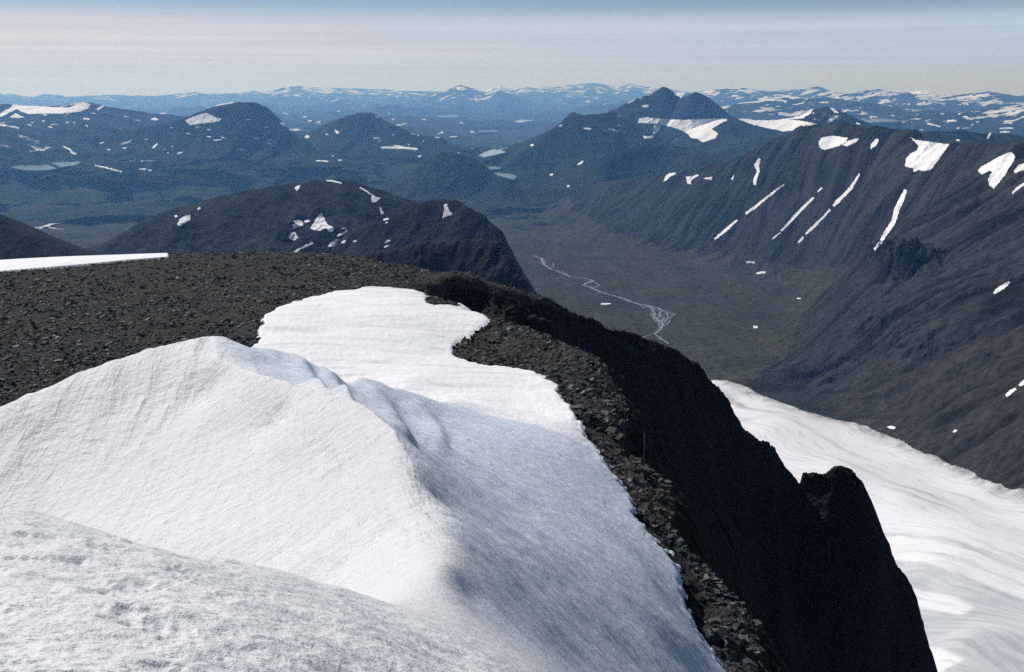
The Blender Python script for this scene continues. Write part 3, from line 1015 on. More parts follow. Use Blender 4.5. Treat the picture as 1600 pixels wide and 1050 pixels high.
# ---- hills: a crest line with flanks falling to both sides
def seg_dist(X, Y, C):
    best = np.full(X.shape, 1e12); zc = np.zeros(X.shape); along = np.zeros(X.shape); side = np.zeros(X.shape); side2 = np.zeros(X.shape)
    L = 0; ns = len(C) - 2; k = -1
    for (x1, y1, z1), (x2, y2, z2) in zip(C[:-1], C[1:]):
        dx, dy = x2 - x1, y2 - y1; ll = dx * dx + dy * dy
        t = np.clip(((X - x1) * dx + (Y - y1) * dy) / ll, 0, 1)
        d = np.hypot(X - x1 - t * dx, Y - y1 - t * dy)
        m = d < best; k += 1
        side2 = np.where(m, ((t >= 1) & (k == ns)) * 1.0, side2)
        best = np.where(m, d, best); zc = np.where(m, z1 + t * (z2 - z1), zc)
        along = np.where(m, L + t * math.sqrt(ll), along)
        side = np.where(m, np.sign((X - x1) * dy - (Y - y1) * dx), side)
        L += math.sqrt(ll)
    return best, zc, along, side, side2


def hill(name, crestp, front, back, mat, label, cat, base=None, rnd=60, amp=30, wl=400, seed=1, nt=420, nr=420, down=900, gul=0.0, kind='structure', conc=.15, soft=False, cap=0):
    C = [P(*p) for p in crestp]
    zmax = max(c[2] for c in C); zlow = min(-1350, min(c[2] for c in C) - 300) if base is None else base
    ext = (zmax - zlow) / math.tan(R(min(front, back)))
    rs = [p[2] for p in crestp]; us = [math.atan2(c[0], c[1]) for c in C]
    if soft: ext *= 1.6
    extf = (zmax - zlow) / math.tan(R(front)) * (1 + conc) * (2.2 if soft else 1); extb = (zmax - zlow) / math.tan(R(back)) * (1 + conc) * (1.6 if soft else 1)
    r0 = max(min(rs) - extf, min(rs) * .45); r1 = max(rs) + extb
    pad = min(ext / min(rs), .35)
    TH, RH, RR, X, Y = grid(max(min(us) - pad, -.68), min(max(us) + pad, .68), nt, r0, r1, nr)
    w = fbm(X / (wl * 2.2), Y / (wl * 2.2), 3, seed + 200) * wl * .07
    d, zc, al, sd, endc = seg_dist(X + w, Y + w * .6, C)
    d = np.sqrt(d * d + rnd * rnd) - rnd
    tf = np.where(sd > 0, math.tan(R(front)), math.tan(R(back)))
    tfb = math.tan(R(front)) * sstep(-1, 1, blur(sd, 3)) + math.tan(R(back)) * (1 - sstep(-1, 1, blur(sd, 3)))
    if cap:
        ec = blur(endc, 3)
        tfb = tfb * (1 - ec) + math.tan(R(cap)) * ec
    H = (zmax - zlow) / tfb
    z = zc - tfb * d * (1 - conc * np.clip(d / H, 0, 1))
    if soft:
        dr = np.maximum((zc - zlow) * 1.12, 60)
        z = zc - dr * (1 - np.exp(-tfb * d / dr * 1.25))
    ramp = np.clip(d / (wl * .8), 0, 1)
    z = z + (ridged(X / wl, Y / wl, 7, seed, .58) * amp - amp * .4) * (.12 + .88 * ramp) + fbm(X / wl * 6, Y / wl * 6, 4, seed + 9, .55) * amp * .16
    if gul:
        z = z + ridged((al + w) / (wl * .35), d / (wl * 3), 4, seed + 30) * gul * ramp
    if soft:
        keep = z > zlow - 15
    else:
        keep = z > zlow - 60
    q = quads(*X.shape).reshape(nt - 1, nr - 1, 4)
    fm = facemask(keep, 'all')
    Vn = np.stack([X, Y, z], -1).reshape(-1, 3)
    o = mesh_np(name, Vn, q[fm], mat); tag(o, label, cat, kind=kind)
    layer(name, TH, RH, z, keep)
    return o


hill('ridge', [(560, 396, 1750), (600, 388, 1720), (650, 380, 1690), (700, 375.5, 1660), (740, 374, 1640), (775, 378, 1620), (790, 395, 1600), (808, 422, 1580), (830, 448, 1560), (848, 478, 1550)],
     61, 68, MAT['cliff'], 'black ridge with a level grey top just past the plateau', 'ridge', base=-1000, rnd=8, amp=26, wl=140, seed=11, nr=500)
hill('hill', [(560, 352, 3300), (600, 335, 3250), (640, 318, 3200), (670, 313, 3150), (705, 312, 3100), (722, 322, 3050), (750, 336, 3000), (772, 358, 2950)],
     44, 62, MAT['ridge'], 'dark pointed hill with one small triangular snow patch near its top', 'hill', base=-1120, rnd=10, amp=30, wl=260, seed=17, nr=460)
hill('hill', [(150, 385, 5200), (200, 358, 5100), (240, 335, 5000), (300, 318, 4900), (350, 305, 4800), (400, 296, 4750), (450, 287, 4700), (500, 281, 4650), (540, 281, 4600), (580, 292, 4590), (620, 306, 4580), (650, 318, 4570), (700, 345, 4560)],
     20, 30, MAT['ridge'], 'long dark rounded hill spotted with many white snow patches', 'hill', base=-1260, rnd=60, amp=30, wl=420, seed=23, nt=600, nr=520, gul=12, cap=60)
hill('hill', [(-250, 240, 3100), (-100, 293, 2900), (0, 341, 2700), (40, 363, 2620), (90, 384, 2560), (150, 402, 2500), (220, 430, 2450)],
     34, 36, MAT['ridge'], 'smooth dark slope running down behind the snow strip', 'hill', base=-1100, rnd=40, amp=8, wl=300, seed=29)
print('ridges', round(time.time() - T0, 1))

# ================================================================== FAR LAND
TH, RH, RR, X, Y = grid(R(-36), R(36), 1300, 10500, 108000, 1000)
def lowz(th, r):
    return zval(r) + 270 * sstep(-.02, -.10, th) * sstep(12300, 15500, r) * (1 - .6 * sstep(30000, 50000, r))


base = lowz(TH, RR)
a = fbm(X / 9000, Y / 9000, 4, 131, .5)
farm = sstep(16000, 45000, RR)
h = np.clip(ridged(X / 16000, Y / 16000, 7, 137, .52) + .45 * a, -.2, 3)
roll = fbm(X / 3600, Y / 3600, 6, 141, .5) * 45 + np.clip(ridged(X / 3800, Y / 3800, 6, 143, .55) - .15, 0, 2) * 110
side = .55 + .45 * sstep(-.15, .25, TH)
Zl = base + roll * (.8 + .8 * farm) + farm * np.clip(h - .1, 0, 2) * 560 * side + sstep(30000, 80000, RR) * np.clip(h + .1, 0, 2) * 500
LAKES = [
    ([(16, 262), (28, 259), (52, 257.5), (73, 257), (80, 260), (90, 263), (78, 265.5), (55, 266.5), (36, 266)], 'oval pale lake among the hills, largest of the lakes to the west'),
    ([(80, 255), (96, 253), (110, 252), (127, 253), (122, 257), (112, 259), (96, 261), (88, 258)], 'small ragged pale lake beside the oval lake'),
    ([(748, 243), (758, 238), (770, 234), (785, 232), (800, 231), (803, 234), (788, 239), (770, 243), (757, 246)], 'bent blue grey lake behind the dark round hill'),
    ([(772, 270), (785, 269), (800, 272), (808, 276), (803, 280), (790, 277), (778, 274)], 'narrow blue grey lake at the mouth of the valley'),
    ([(803, 190), (815, 187.5), (834, 188.5), (832, 191), (815, 193), (804, 193)], 'tiny bright lake in the hazy lowland'),
    ([(748, 204), (760, 203.5), (777, 203.5), (777, 206.5), (760, 206.5), (748, 207)], 'thin bright lake in the lowland beyond the round hill'),
    ([(680, 181), (700, 179.8), (720, 180.8), (715, 183.2), (690, 183)], 'long thin hazy lake far out in the lowland'),
    ([(1350, 188), (1370, 186), (1400, 186), (1412, 188), (1395, 190.5), (1362, 190.5)], 'flat grey lake beyond the dark snow streaked hill'),
    ([(760, 262), (768, 260), (783, 261), (783, 264), (768, 265), (760, 264)], 'pale sliver of water between two valley lakes'),
]
Vn = np.stack([X, Y, Zl], -1).reshape(-1, 3)
q = quads(*X.shape).reshape(X.shape[0] - 1, X.shape[1] - 1, 4)
nearl = (RR < 27000)[:-1, :-1]
o = mesh_np('lowland', Vn, q[nearl], MAT['low']); tag(o, 'rolling green lowland with lakes beyond the mountains', 'lowland', kind='structure')
o = mesh_np('far_hills', Vn, q[~nearl], MAT['far']); tag(o, 'hazy blue hills with scattered snow on the horizon', 'hills', kind='structure')
layer('low', TH, RH, Zl)
# ground sheet under everything, out to the horizon
gn = 160
ga = np.linspace(0, 2 * math.pi, gn, endpoint=False)
gr = np.array([900, 3000, 8000, 20000, 50000, 80000, 108000.])
GX = np.outer(gr, np.sin(ga)); GY = np.outer(gr, np.cos(ga)); GZ = np.repeat((np.minimum(zval(gr), -1100) - 130)[:, None], gn, 1)
Vg = np.stack([GX, GY, GZ], -1).reshape(-1, 3)
ii = np.arange(len(gr) * gn).reshape(len(gr), gn)
qg = np.stack([ii[:-1], ii[1:], np.roll(ii[1:], -1, 1), np.roll(ii[:-1], -1, 1)], -1).reshape(-1, 4)[:, ::-1]
o = mesh_np('ground', Vg, qg, MAT['low']); tag(o, 'dull green ground reaching out to the horizon', 'ground', kind='structure')
print('far', round(time.time() - T0, 1))

H = MAT['hill']
hill('hill', [(150, 210, 17000), (200, 203, 16500), (240, 196, 16200), (275, 190, 16000), (305, 178, 15900), (330, 168, 15800), (350, 162, 15700), (370, 159.5, 15600), (400, 160, 15500), (418, 168, 15400), (430, 180, 15300), (445, 198, 15100), (462, 212, 15000), (480, 222, 14800)],
     45, 48, H, 'steep flat topped hill with a snow wedge on its shoulder', 'hill', base=-1040, soft=True, rnd=60, amp=70, wl=1500, seed=33)
hill('hill', [(470, 215, 17500), (490, 205, 17400), (520, 190, 17200), (545, 181, 17000), (562, 177, 16900), (585, 177, 16800), (600, 184, 16700), (625, 197, 16500), (650, 210, 16300), (690, 214, 16200)],
     34, 36, H, 'broad dark pyramid hill between the flat topped hill and the lakes', 'hill', base=-1090, soft=True, rnd=80, amp=70, wl=1500, seed=37)
hill('hill', [(640, 262, 12600), (665, 247, 12300), (690, 237, 12100), (715, 238, 12000), (735, 246, 11900), (752, 258, 11800), (768, 274, 11700), (790, 285, 11500)],
     46, 44, H, 'rounded dark hill with a shaded steep side above the valley mouth', 'hill', base=-1290, soft=True, rnd=80, amp=40, wl=900, seed=41)
hill('hill', [(930, 300, 11300), (940, 270, 11800), (960, 240, 12000), (1000, 228, 12100), (1040, 226, 12100), (1070, 230, 11900), (1095, 240, 11500), (1120, 262, 11200), (1140, 285, 11000)],
     50, 12, H, 'curved dark spur with a deeply shaded hollow in front', 'hill', base=-1340, soft=True, rnd=60, amp=30, wl=800, seed=43)
hill('hill', [(780, 262, 13500), (820, 236, 13900), (860, 205, 14300), (880, 190, 14500), (897, 175, 14600), (910, 180, 14700), (930, 178, 14900), (960, 175, 15200), (985, 185, 15000), (1010, 210, 14700)],
     20, 25, H, 'grey green hill with a small sharp top left of the twin peak', 'hill', base=-1330, soft=True, rnd=40, amp=60, wl=900, seed=47)
hill('mountain', [(930, 185, 17500), (955, 172, 17500), (975, 163, 17500), (1000, 153, 17500), (1020, 144, 17500), (1035, 136, 17500), (1045, 137, 17500), (1055, 146, 17450), (1063, 152, 17400), (1072, 148, 17300), (1083, 142, 17200), (1095, 146, 17200), (1110, 156, 17200), (1125, 168, 17200), (1140, 180, 17200), (1160, 192, 17200)],
     46, 40, H, 'dark twin peak with a snowy notch between its tops', 'mountain', rnd=20, amp=90, wl=1100, seed=53, nt=520, nr=520, base=-1250)
hill('hill', [(1090, 200, 16000), (1120, 190, 15800), (1150, 185, 15600), (1200, 188, 15300), (1250, 183, 15000), (1275, 170, 14900), (1295, 166, 14800), (1312, 172, 14700), (1340, 186, 14400), (1370, 196, 14000), (1400, 205, 13600), (1440, 215, 13200), (1500, 235, 13000)],
     30, 30, H, 'dark pointed hill behind the long mountainside with glacier tongues beside it', 'hill', base=-1250, soft=True, rnd=60, amp=50, wl=1100, seed=59, nt=520)
hill('hill', [(-200, 170, 24000), (-100, 165, 23500), (0, 161, 23000), (40, 166, 22500), (90, 166, 22000), (130, 160, 21500), (160, 163, 21500), (200, 171, 21500), (250, 178, 21500), (300, 182, 21500)],
     14, 20, H, 'long low western hill carrying a wide band of snow', 'hill', base=-1060, soft=True, rnd=90, amp=110, wl=2400, seed=61, nt=520)
hill('hill', [(-150, 205, 17000), (-50, 198, 17000), (20, 200, 17000), (60, 210, 17000), (110, 200, 17500), (150, 192, 17500), (190, 205, 17500), (230, 212, 17000)],
     12, 20, H, 'low dark hills under the western snow band', 'hill', base=-1080, soft=True, rnd=90, amp=110, wl=1900, seed=67, nt=520)
hill('hill', [(1400, 215, 11500), (1440, 206, 11500), (1500, 204, 11500), (1540, 208, 11500), (1600, 212, 11500), (1700, 205, 11500)],
     14, 20, H, 'low dark rocky hill peering over the mountain crest', 'hill', rnd=90, amp=70, wl=1200, seed=71)
FM = MAT['far']
hill('mountain', [(600, 165, 62000), (660, 152, 60000), (695, 141, 60000), (718, 133, 60000), (735, 138, 60000), (755, 143, 60000), (780, 134, 60000), (800, 143, 60000), (830, 158, 60000)],
     16, 16, FM, 'hazy blue double topped mountain with snow below its tops', 'mountain', rnd=300, amp=240, wl=5200, seed=73, base=-1900)
hill('hills', [(-200, 158, 75000), (0, 154, 75000), (100, 153, 75000), (180, 148, 75000), (250, 150, 75000), (310, 143, 75000), (350, 147, 75000), (420, 141, 76000), (465, 132, 76000), (500, 138, 76000), (550, 138, 78000), (600, 140, 78000), (650, 143, 78000), (720, 142, 80000)],
     9, 14, FM, 'pale blue hazy range on the western horizon', 'hills', rnd=300, amp=330, wl=6500, seed=79, nt=560, base=-1900)
hill('hills', [(760, 142, 80000), (820, 135, 80000), (860, 136, 80000), (900, 130, 78000), (935, 130, 78000), (960, 137, 78000), (985, 130, 78000), (1010, 136, 78000), (1060, 142, 78000)],
     12, 16, FM, 'pale blue range with snow caps behind the twin peak', 'hills', rnd=300, amp=300, wl=6500, seed=83, base=-1900)
hill('hills', [(1060, 146, 52000), (1110, 142, 52000), (1160, 136, 52000), (1200, 143, 52000), (1240, 140, 50000), (1270, 135, 50000), (1310, 146, 48000), (1350, 143, 46000), (1375, 138, 46000), (1410, 146, 46000), (1440, 140, 45000), (1475, 147, 45000), (1510, 148, 45000), (1545, 143, 45000), (1590, 150, 45000), (1700, 146, 45000)],
     10, 16, FM, 'snow speckled blue range on the eastern horizon', 'hills', rnd=200, amp=260, wl=3800, seed=89, nt=600, base=-1800)
hill('hills', [(1100, 172, 30000), (1170, 160, 31000), (1230, 150, 32000), (1290, 152, 32000), (1340, 158, 31000), (1400, 168, 30000), (1480, 172, 29000), (1540, 170, 28000), (1600, 165, 28000), (1700, 165, 28000)],
     8, 14, FM, 'low snow speckled hills between the eastern range and the grey lake', 'hills', rnd=200, amp=150, wl=2600, seed=97, nt=560, base=-1550)
print('hills', round(time.time() - T0, 1))

# ================================================================== SNOW PATCHES
def drape(name, poly, mat, label, cat='snow patch', group=None, kind=None, step=None, rough=.35, lift=.0005, only=None, skip=('snow', 'rock'), seed=0, level=False):
    """a thin slab of snow lying on the land where the photograph shows it"""
    poly = [tuple(map(float, p)) for p in poly]
    xs = [p[0] for p in poly]; ys = [p[1] for p in poly]
    w, h = max(xs) - min(xs), max(ys) - min(ys)
    if step is None:
        step = max(.5, min(1.2, math.sqrt(w * h) / 14))
    rr = np.random.RandomState(int(xs[0] * 13 + ys[0] * 7) % 99991 + seed)
    out = []
    n = len(poly)
    for i in range(n):
        a, b = poly[i], poly[(i + 1) % n]
        L = math.hypot(b[0] - a[0], b[1] - a[1]); k = max(1, int(L / step))
        for j in range(k):
            t = j / k
            amp = rough * min(2.2, step * 1.7) * (0.5 if h < 4 else 1)
            out.append((a[0] + (b[0] - a[0]) * t + rr.uniform(-1, 1) * amp, a[1] + (b[1] - a[1]) * t + rr.uniform(-1, 1) * amp * (.35 if h < 5 else .7)))
    gx, gy = np.meshgrid(np.arange(min(xs) - step, max(xs) + step, step), np.arange(min(ys) - step, max(ys) + step, step * .7))
    gx = gx.ravel() + rr.uniform(-.2, .2, gx.size) * step; gy = gy.ravel() + rr.uniform(-.15, .15, gy.size) * step
    m = inpoly(gx, gy, out)
    allp = out + list(zip(gx[m], gy[m]))
    vo, eo, fo, *_ = delaunay_2d_cdt([Vector(p) for p in allp], [], [list(range(len(out)))], 1, 1e-4)
    if not fo:
        return None
    vo = np.array([tuple(p) for p in vo])
    r, who = sight(vo[:, 0], vo[:, 1], only, skip)
    tri = np.array([list(f)[:3] for f in fo if len(f) == 3])
    rt = r[tri]
    ok = ~np.isnan(rt).any(1) & (np.nanmax(rt, 1) < np.nanmin(rt, 1) * 1.12)
    tri = tri[ok]
    if len(tri) == 0:
        print('no patch', label); return None
    lab_ = np.arange(len(vo))
    for _ in range(200):
        m_ = lab_[tri].min(1); new = lab_.copy()
        for c_ in range(3): np.minimum.at(new, tri[:, c_], m_)
        if (new == lab_).all(): break
        lab_ = new
    comp = lab_[tri[:, 0]]; ids, cnt = np.unique(comp, return_counts=True)
    tri = tri[comp == ids[cnt.argmax()]]
    r = np.nan_to_num(r, nan=1000.)
    x, y, z = P(vo[:, 0], vo[:, 1], r)
    if level:
        zl = float(np.percentile(z, 80))
        x, y, z = PZ(vo[:, 0], vo[:, 1], zl)
    off = r * lift
    V = np.stack([x, y, z + off], 1)
    # winding up
    a, b, c = V[tri[:, 0]], V[tri[:, 1]], V[tri[:, 2]]
    nz = np.cross(b - a, c - a)[:, 2]
    tri[nz < 0] = tri[nz < 0][:, ::-1]
    e = {}
    for t in tri:
        for i in range(3):
            k = (t[i], t[(i + 1) % 3])
            if (k[1], k[0]) in e: e.pop((k[1], k[0]))
            else: e[k] = 1
    nv = len(V)
    V2 = np.concatenate([V, np.stack([x, y, z - off * 3], 1)])
    sk = [(a_, b_ + nv, b_) for a_, b_ in e] + [(a_, a_ + nv, b_ + nv) for a_, b_ in e]
    F3 = np.concatenate([tri, np.array(sk)]) if sk else tri
    o = mesh_np(name, V2, F3, mat, smooth=False)
    return tag(o, label, cat, group, kind)


def strip(pts, w):
    """outline of a band along a centre line; w = width in pixels per point"""
    if not hasattr(w, '__len__'): w = [w] * len(pts)
    L, Rr = [], []
    for i, (x, y) in enumerate(pts):
        a = pts[max(i - 1, 0)]; b = pts[min(i + 1, len(pts) - 1)]
        tx, ty = b[0] - a[0], b[1] - a[1]; l = math.hypot(tx, ty)
        nx, ny = -ty / l * w[i] / 2, tx / l * w[i] / 2
        L.append((x + nx, y + ny)); Rr.append((x - nx, y - ny))
    return L + Rr[::-1]


SP = MAT['patch']; SG = MAT['glac']
GM = 'snow patches on the long mountainside'
GR = 'snow patches on the rounded hill'
PATCHES = [
    ([(1279, 222), (1284, 216), (1297, 213), (1303, 213), (1324, 216), (1322, 222), (1312, 228), (1298, 232), (1288, 235), (1281, 231)], 'wide white snow patch just under the crest of the long mountainside', GM),
    ([(1316, 227), (1325, 221), (1336, 218), (1342, 217), (1338, 222), (1330, 226), (1322, 229)], 'slim snow patch touching the east end of the wide crest patch', GM),
    ([(1361, 226), (1367, 219), (1371, 217), (1373, 221), (1369, 228), (1364, 231), (1360, 234)], 'little snow patch alone below the highest rounded top of the mountainside', GM),
    ([(1423, 215), (1429, 219), (1445, 221), (1463, 224), (1484, 226), (1478, 234), (1470, 245), (1462, 256), (1455, 265), (1446, 268), (1436, 266), (1428, 269), (1426, 263), (1414, 260), (1416, 248), (1422, 241), (1433, 236), (1435, 228)], 'largest snow patch, filling the notch in the mountain crest', GM),
    ([(1574, 240), (1580, 238), (1586, 245), (1584, 252), (1577, 262), (1570, 275), (1562, 284), (1553, 295), (1546, 290), (1544, 280), (1550, 269), (1546, 267), (1534, 273), (1528, 267), (1533, 261), (1548, 253), (1560, 246)], 'heart shaped snow patch high on the mountainside', GM),
    ([(1584, 268), (1592, 258), (1600, 256), (1612, 256), (1605, 264), (1592, 269), (1586, 271)], 'snow patch beside the heart shaped one, at the picture edge', GM),
    (strip([(1582, 302), (1590, 295), (1602, 287)], [3, 4, 4]), 'small slanting snow sliver below the heart shaped patch', GM),
    (strip([(1225, 289), (1210, 300), (1195, 312), (1180, 324), (1165, 335)], [2, 3, 3.5, 4, 3]), 'thin slanting snow strip, upper one of the westernmost snow gully', GM),
    (strip([(1152, 345), (1143, 352), (1133, 361), (1117, 374)], [3, 4, 4.5, 3]), 'short slanting snow strip, lower one of the westernmost snow gully', GM),
    (strip([(1284, 294), (1278, 300)], [3, 2]), 'tiny snow bit above the second gully strip', GM),
    (strip([(1271, 309), (1262, 318), (1250, 330), (1238, 343), (1221, 361)], [2.5, 4, 4.5, 4.5, 3]), 'long snow strip in the second snow gully from the west', GM),
    (strip([(1219, 364), (1213, 369), (1207, 374)], [1.5, 2.2, 2.2]), 'snow tail at the foot of the second snow gully', GM),
    (strip([(1343, 272), (1336, 284), (1330, 294), (1318, 306), (1308, 316), (1302, 322)], [2.5, 4, 5, 4.5, 6, 3]), 'upper snow strip in the third snow gully from the west', GM),
    (strip([(1297, 328), (1288, 338), (1278, 348), (1268, 358), (1259, 366)], [3, 2.5, 3.5, 4.5, 3]), 'middle snow strip in the third snow gully from the west', GM),
    (strip([(1255, 371), (1251, 376), (1247, 380)], [3, 3.5, 2]), 'snow tail at the foot of the third snow gully', GM),
    (strip([(1415, 297), (1408, 314), (1402, 326), (1396, 347), (1384, 365), (1375, 380), (1366, 391)], [5, 8, 8, 7, 7, 5, 3]), 'broad greyish snow tongue ending above the dark knob', GM),
    (strip([(1187, 249), (1182, 259), (1185, 268), (1180, 280), (1179, 289)], [4, 7, 4, 5, 4]), 'crooked upright snow patch near the low end of the crest', GM),
    ([(1036, 285), (1040, 276), (1046, 271), (1056, 270), (1056, 273), (1049, 275), (1043, 281)], 'snow patch at the far low end of the mountainside crest', GM),
    ([(1072, 277), (1080, 276), (1091, 273), (1092, 275), (1083, 280), (1079, 284), (1080, 288), (1074, 287)], 'hooked snow patch near the far low end of the crest', GM),
    ([(1099, 279), (1106, 278), (1113, 277), (1112, 282), (1107, 281)], 'small snow patch east of the hooked one', GM),
    ([(1142, 280), (1145, 276), (1147, 273), (1146, 279), (1144, 282)], 'speck of snow between two crest patches', GM),
    (strip([(1166, 410.5), (1173, 410), (1179, 411)], [2.2, 3, 2]), 'flat snow fleck near the valley foot', None),
    (strip([(1182, 428), (1189, 426.5), (1196, 426)], [2, 3.5, 2]), 'flat snow fleck in the hollow at the mountain foot', None),
    (strip([(1177, 511), (1180, 511.5), (1184, 512)], [3, 4, 2.5]), 'dot of snow alone on the valley floor', None),
    (strip([(939, 475.5), (946, 475.5), (954, 475)], [2, 2.6, 1.5]), 'snow fleck on the valley floor beside the stream', None),
    (strip([(1245, 467), (1251, 467)], [1.6, 1.6]), 'tiny snow fleck below the knob', None),
    ([(1552, 459), (1556, 452), (1568, 444), (1577, 440), (1578, 443), (1572, 449), (1560, 457), (1554, 460)], 'slanting snow patch alone on the slope below the shoulder', GM),
    (strip([(1572, 619), (1579, 613), (1587, 608)], [4, 6, 3]), 'slanting snow patch above the glacier at the picture edge', GM),
    (strip([(1593, 603), (1600, 597), (1608, 592)], [4, 6, 6]), 'snow patch cut by the picture edge above the glacier', GM),
    ([(1386, 667), (1393, 666), (1399, 668), (1398, 671), (1390, 670)], 'small bright snow patch just off the glacier margin', None),
    ([(1489, 674), (1492, 671.5), (1496, 673), (1493, 675.5), (1489, 676)], 'dot of snow on the dark slope above the glacier', None),
    ([(502, 333), (506, 340), (509, 347), (513, 352), (521, 356), (521, 362), (515, 363), (510, 357), (500, 361), (492, 360), (485, 358), (488, 352), (493, 344)], 'largest ragged snow patch on the rounded hill', GR),
    ([(458, 346), (466, 344), (473, 347), (474, 353), (468, 354), (459, 358), (457, 352), (462, 350)], 'ragged snow patch west of the largest on the rounded hill', GR),
    ([(475, 345), (481, 344), (485, 346), (480, 348), (476, 348)], 'small snow fleck between two ragged patches', GR),
    ([(451, 371), (455, 365), (461, 363), (464, 369), (468, 372), (460, 376), (453, 374)], 'snow patch below the ragged western one', GR),
    (strip([(457, 397), (464, 392), (471, 388), (479, 385), (489, 380)], [3, 3, 2.5, 4, 3]), 'thin broken snow strip above the plateau edge', GR),
    (strip([(527, 369), (535, 366), (543, 361.5)], [2, 3.5, 2.5]), 'slim slanting snow patch east of the largest', GR),
    (strip([(533, 358), (537, 357), (541, 357)], [2, 2.5, 2]), 'small snow dash above the slim slanting patch', GR),
    ([(512, 386), (516, 380), (521, 377), (525, 374), (532, 375), (531, 379), (525, 380), (529, 384), (522, 386)], 'frayed snow patch low on the rounded hill', GR),
    ([(533, 380), (537, 376), (541, 376), (539, 380), (535, 381)], 'small snow patch beside the frayed low one', GR),
    ([(492, 400), (499, 397), (505, 396), (512, 397), (508, 401), (500, 402)], 'snow patch touching the plateau skyline', GR),
    (strip([(552, 378), (557, 377)], [2.5, 2.5]), 'lone snow dot on the lower rounded hill', GR),
    (strip([(562, 293.5), (567, 296), (572, 299), (577, 303)], [2, 2.5, 2, 3]), 'thin snow streak running up to the hill top', GR),
    ([(575, 301), (582, 305), (589, 309), (595, 310), (591, 313), (587, 316), (581, 317), (580, 312), (581, 307)], 'triangular snow patch near the top of the rounded hill', GR),
    ([(593, 324), (596, 325), (598, 331), (603, 336), (604, 339), (596, 339), (595, 332)], 'small upright snow patch below the triangular one', GR),
    (strip([(599, 344), (604, 343), (608, 342)], [2, 3, 1.5]), 'snow dash below the small upright patch', GR),
    (strip([(602, 349), (606, 347.5)], [2, 2]), 'lowest snow dash under the small upright patch', GR),
    (strip([(510, 283), (518, 283), (526, 285), (534, 287)], [1.5, 2.2, 2, 1.5]), 'thin snow line along the top of the rounded hill', GR),
    ([(460, 294), (464, 291), (469, 290), (468, 294), (464, 299)], 'small snow patch on the western shoulder of the rounded hill', GR),
    ([(277, 351), (281, 343), (286, 339), (293, 337), (298, 337), (297, 344), (291, 348), (285, 351), (281, 355)], 'lone snow patch at the low western end of the rounded hill', GR),
    (strip([(273, 339), (277, 338)], [3, 3]), 'speck of snow above the lone western patch', GR),
    (strip([(309, 328), (313, 325)], [3, 3]), 'speck of snow uphill from the lone western patch', GR),
    (strip([(601, 380), (605, 377.5), (609, 376)], [2, 3.2, 2]), 'small snow dash between the rounded and the pointed hill', GR),
    (strip([(600, 387), (604, 385.5), (607, 384)], [1.6, 2.5, 1.6]), 'lower small snow dash between the rounded and the pointed hill', GR),
    ([(694, 320), (699, 319), (700, 326), (703, 331), (707, 334), (705, 337), (698, 338), (691, 342), (692, 333), (694, 327)], 'boot shaped snow patch near the top of the pointed hill', None),
    ([(289, 189), (300, 184), (314, 179), (322, 177), (330, 180), (338, 185), (345, 186), (343, 190), (330, 192), (310, 194), (297, 196), (293, 192)], 'white snow wedge on the shoulder of the flat topped hill', None),
    (strip([(336, 167), (345, 164), (356, 162), (367, 160)], [1.5, 2.5, 3, 1.5]), 'thin snow rim on the flat topped hill', None),
    ([(0, 178), (8, 173), (15, 170), (22, 163), (36, 166), (50, 166), (80, 168), (107, 169), (118, 165), (130, 160), (141, 164), (138, 170), (125, 175), (100, 178), (70, 178), (45, 179), (33, 175), (27, 171), (14, 177), (0, 184)], 'wide white snow band along the low western hill', None),
    ([(14, 184), (20, 181), (25, 178), (31, 181), (38, 184), (28, 185)], 'small snow patch under the wide western band', None),
    (strip([(152, 172), (157, 169), (162, 166)], [3, 3, 1.5]), 'slanting snow fleck east of the western band', None),
    (strip([(0, 196), (10, 197), (22, 199), (30, 201)], [2, 2.5, 2.5, 1]), 'thin snow line on the low dark western hills', None),
    (strip([(130, 186), (140, 187)], [2.5, 2.5]), 'snow fleck on a low dark western hill', None),
    ([(235, 187), (241, 184), (248, 187), (243, 189), (237, 188)], 'round snow fleck west of the flat topped hill', None),
    (strip([(239, 232), (243, 228), (246, 225)], [3, 3, 2]), 'slanting snow fleck below the flat topped hill', None),
    (strip([(99, 229), (104, 232), (110, 235), (112, 239), (120, 242)], [3, 2, 3, 4, 2]), 'broken snow chain above the oval lake', None),
    (strip([(47, 237), (55, 236), (62, 234)], [2, 2.5, 1.5]), 'snow fleck north of the oval lake', None),
    (strip([(148, 259), (162, 262), (175, 265), (190, 269)], [1.5, 2, 2.2, 2]), 'thin slanting snow line in the lowland east of the oval lake', None),
    (strip([(217, 264.5), (226, 265), (237, 267)], [1.5, 2.2, 1.5]), 'snow dash in the lowland under the flat topped hill', None),
    ([(594, 231), (603, 229), (612, 230), (618, 227), (627, 229), (640, 231), (652, 232), (652, 235), (640, 234), (626, 233), (612, 233), (600, 232.5)], 'long flat snow strip in front of the pyramid hill', None),
    ([(437, 192), (443, 192), (449, 195), (446, 198), (441, 196)], 'snow fleck at the foot of the flat topped hill', None),
    (strip([(453, 203.5), (462, 203.5), (473, 203)], [2, 3, 1.5]), 'flat snow strip between flat topped and pyramid hill', None),
    ([(476, 214), (480, 211), (484, 214), (481, 217), (477, 216)], 'round snow dot west of the pyramid hill', None),
    ([(523, 202), (525, 204), (531, 208), (528, 210), (524, 207)], 'snow fleck on the flank of the pyramid hill', None),
    (strip([(494, 252), (503, 252), (513, 253)], [1.5, 2.2, 1.5]), 'snow dash in the green lowland behind the rounded hill', None),
    (strip([(528, 251), (534, 251)], [2, 2]), 'snow dot in the green lowland behind the rounded hill', None),
    (strip([(570, 281.5), (576, 282), (582, 284)], [2, 2.5, 1.5]), 'snow dash directly behind the top of the rounded hill', None),
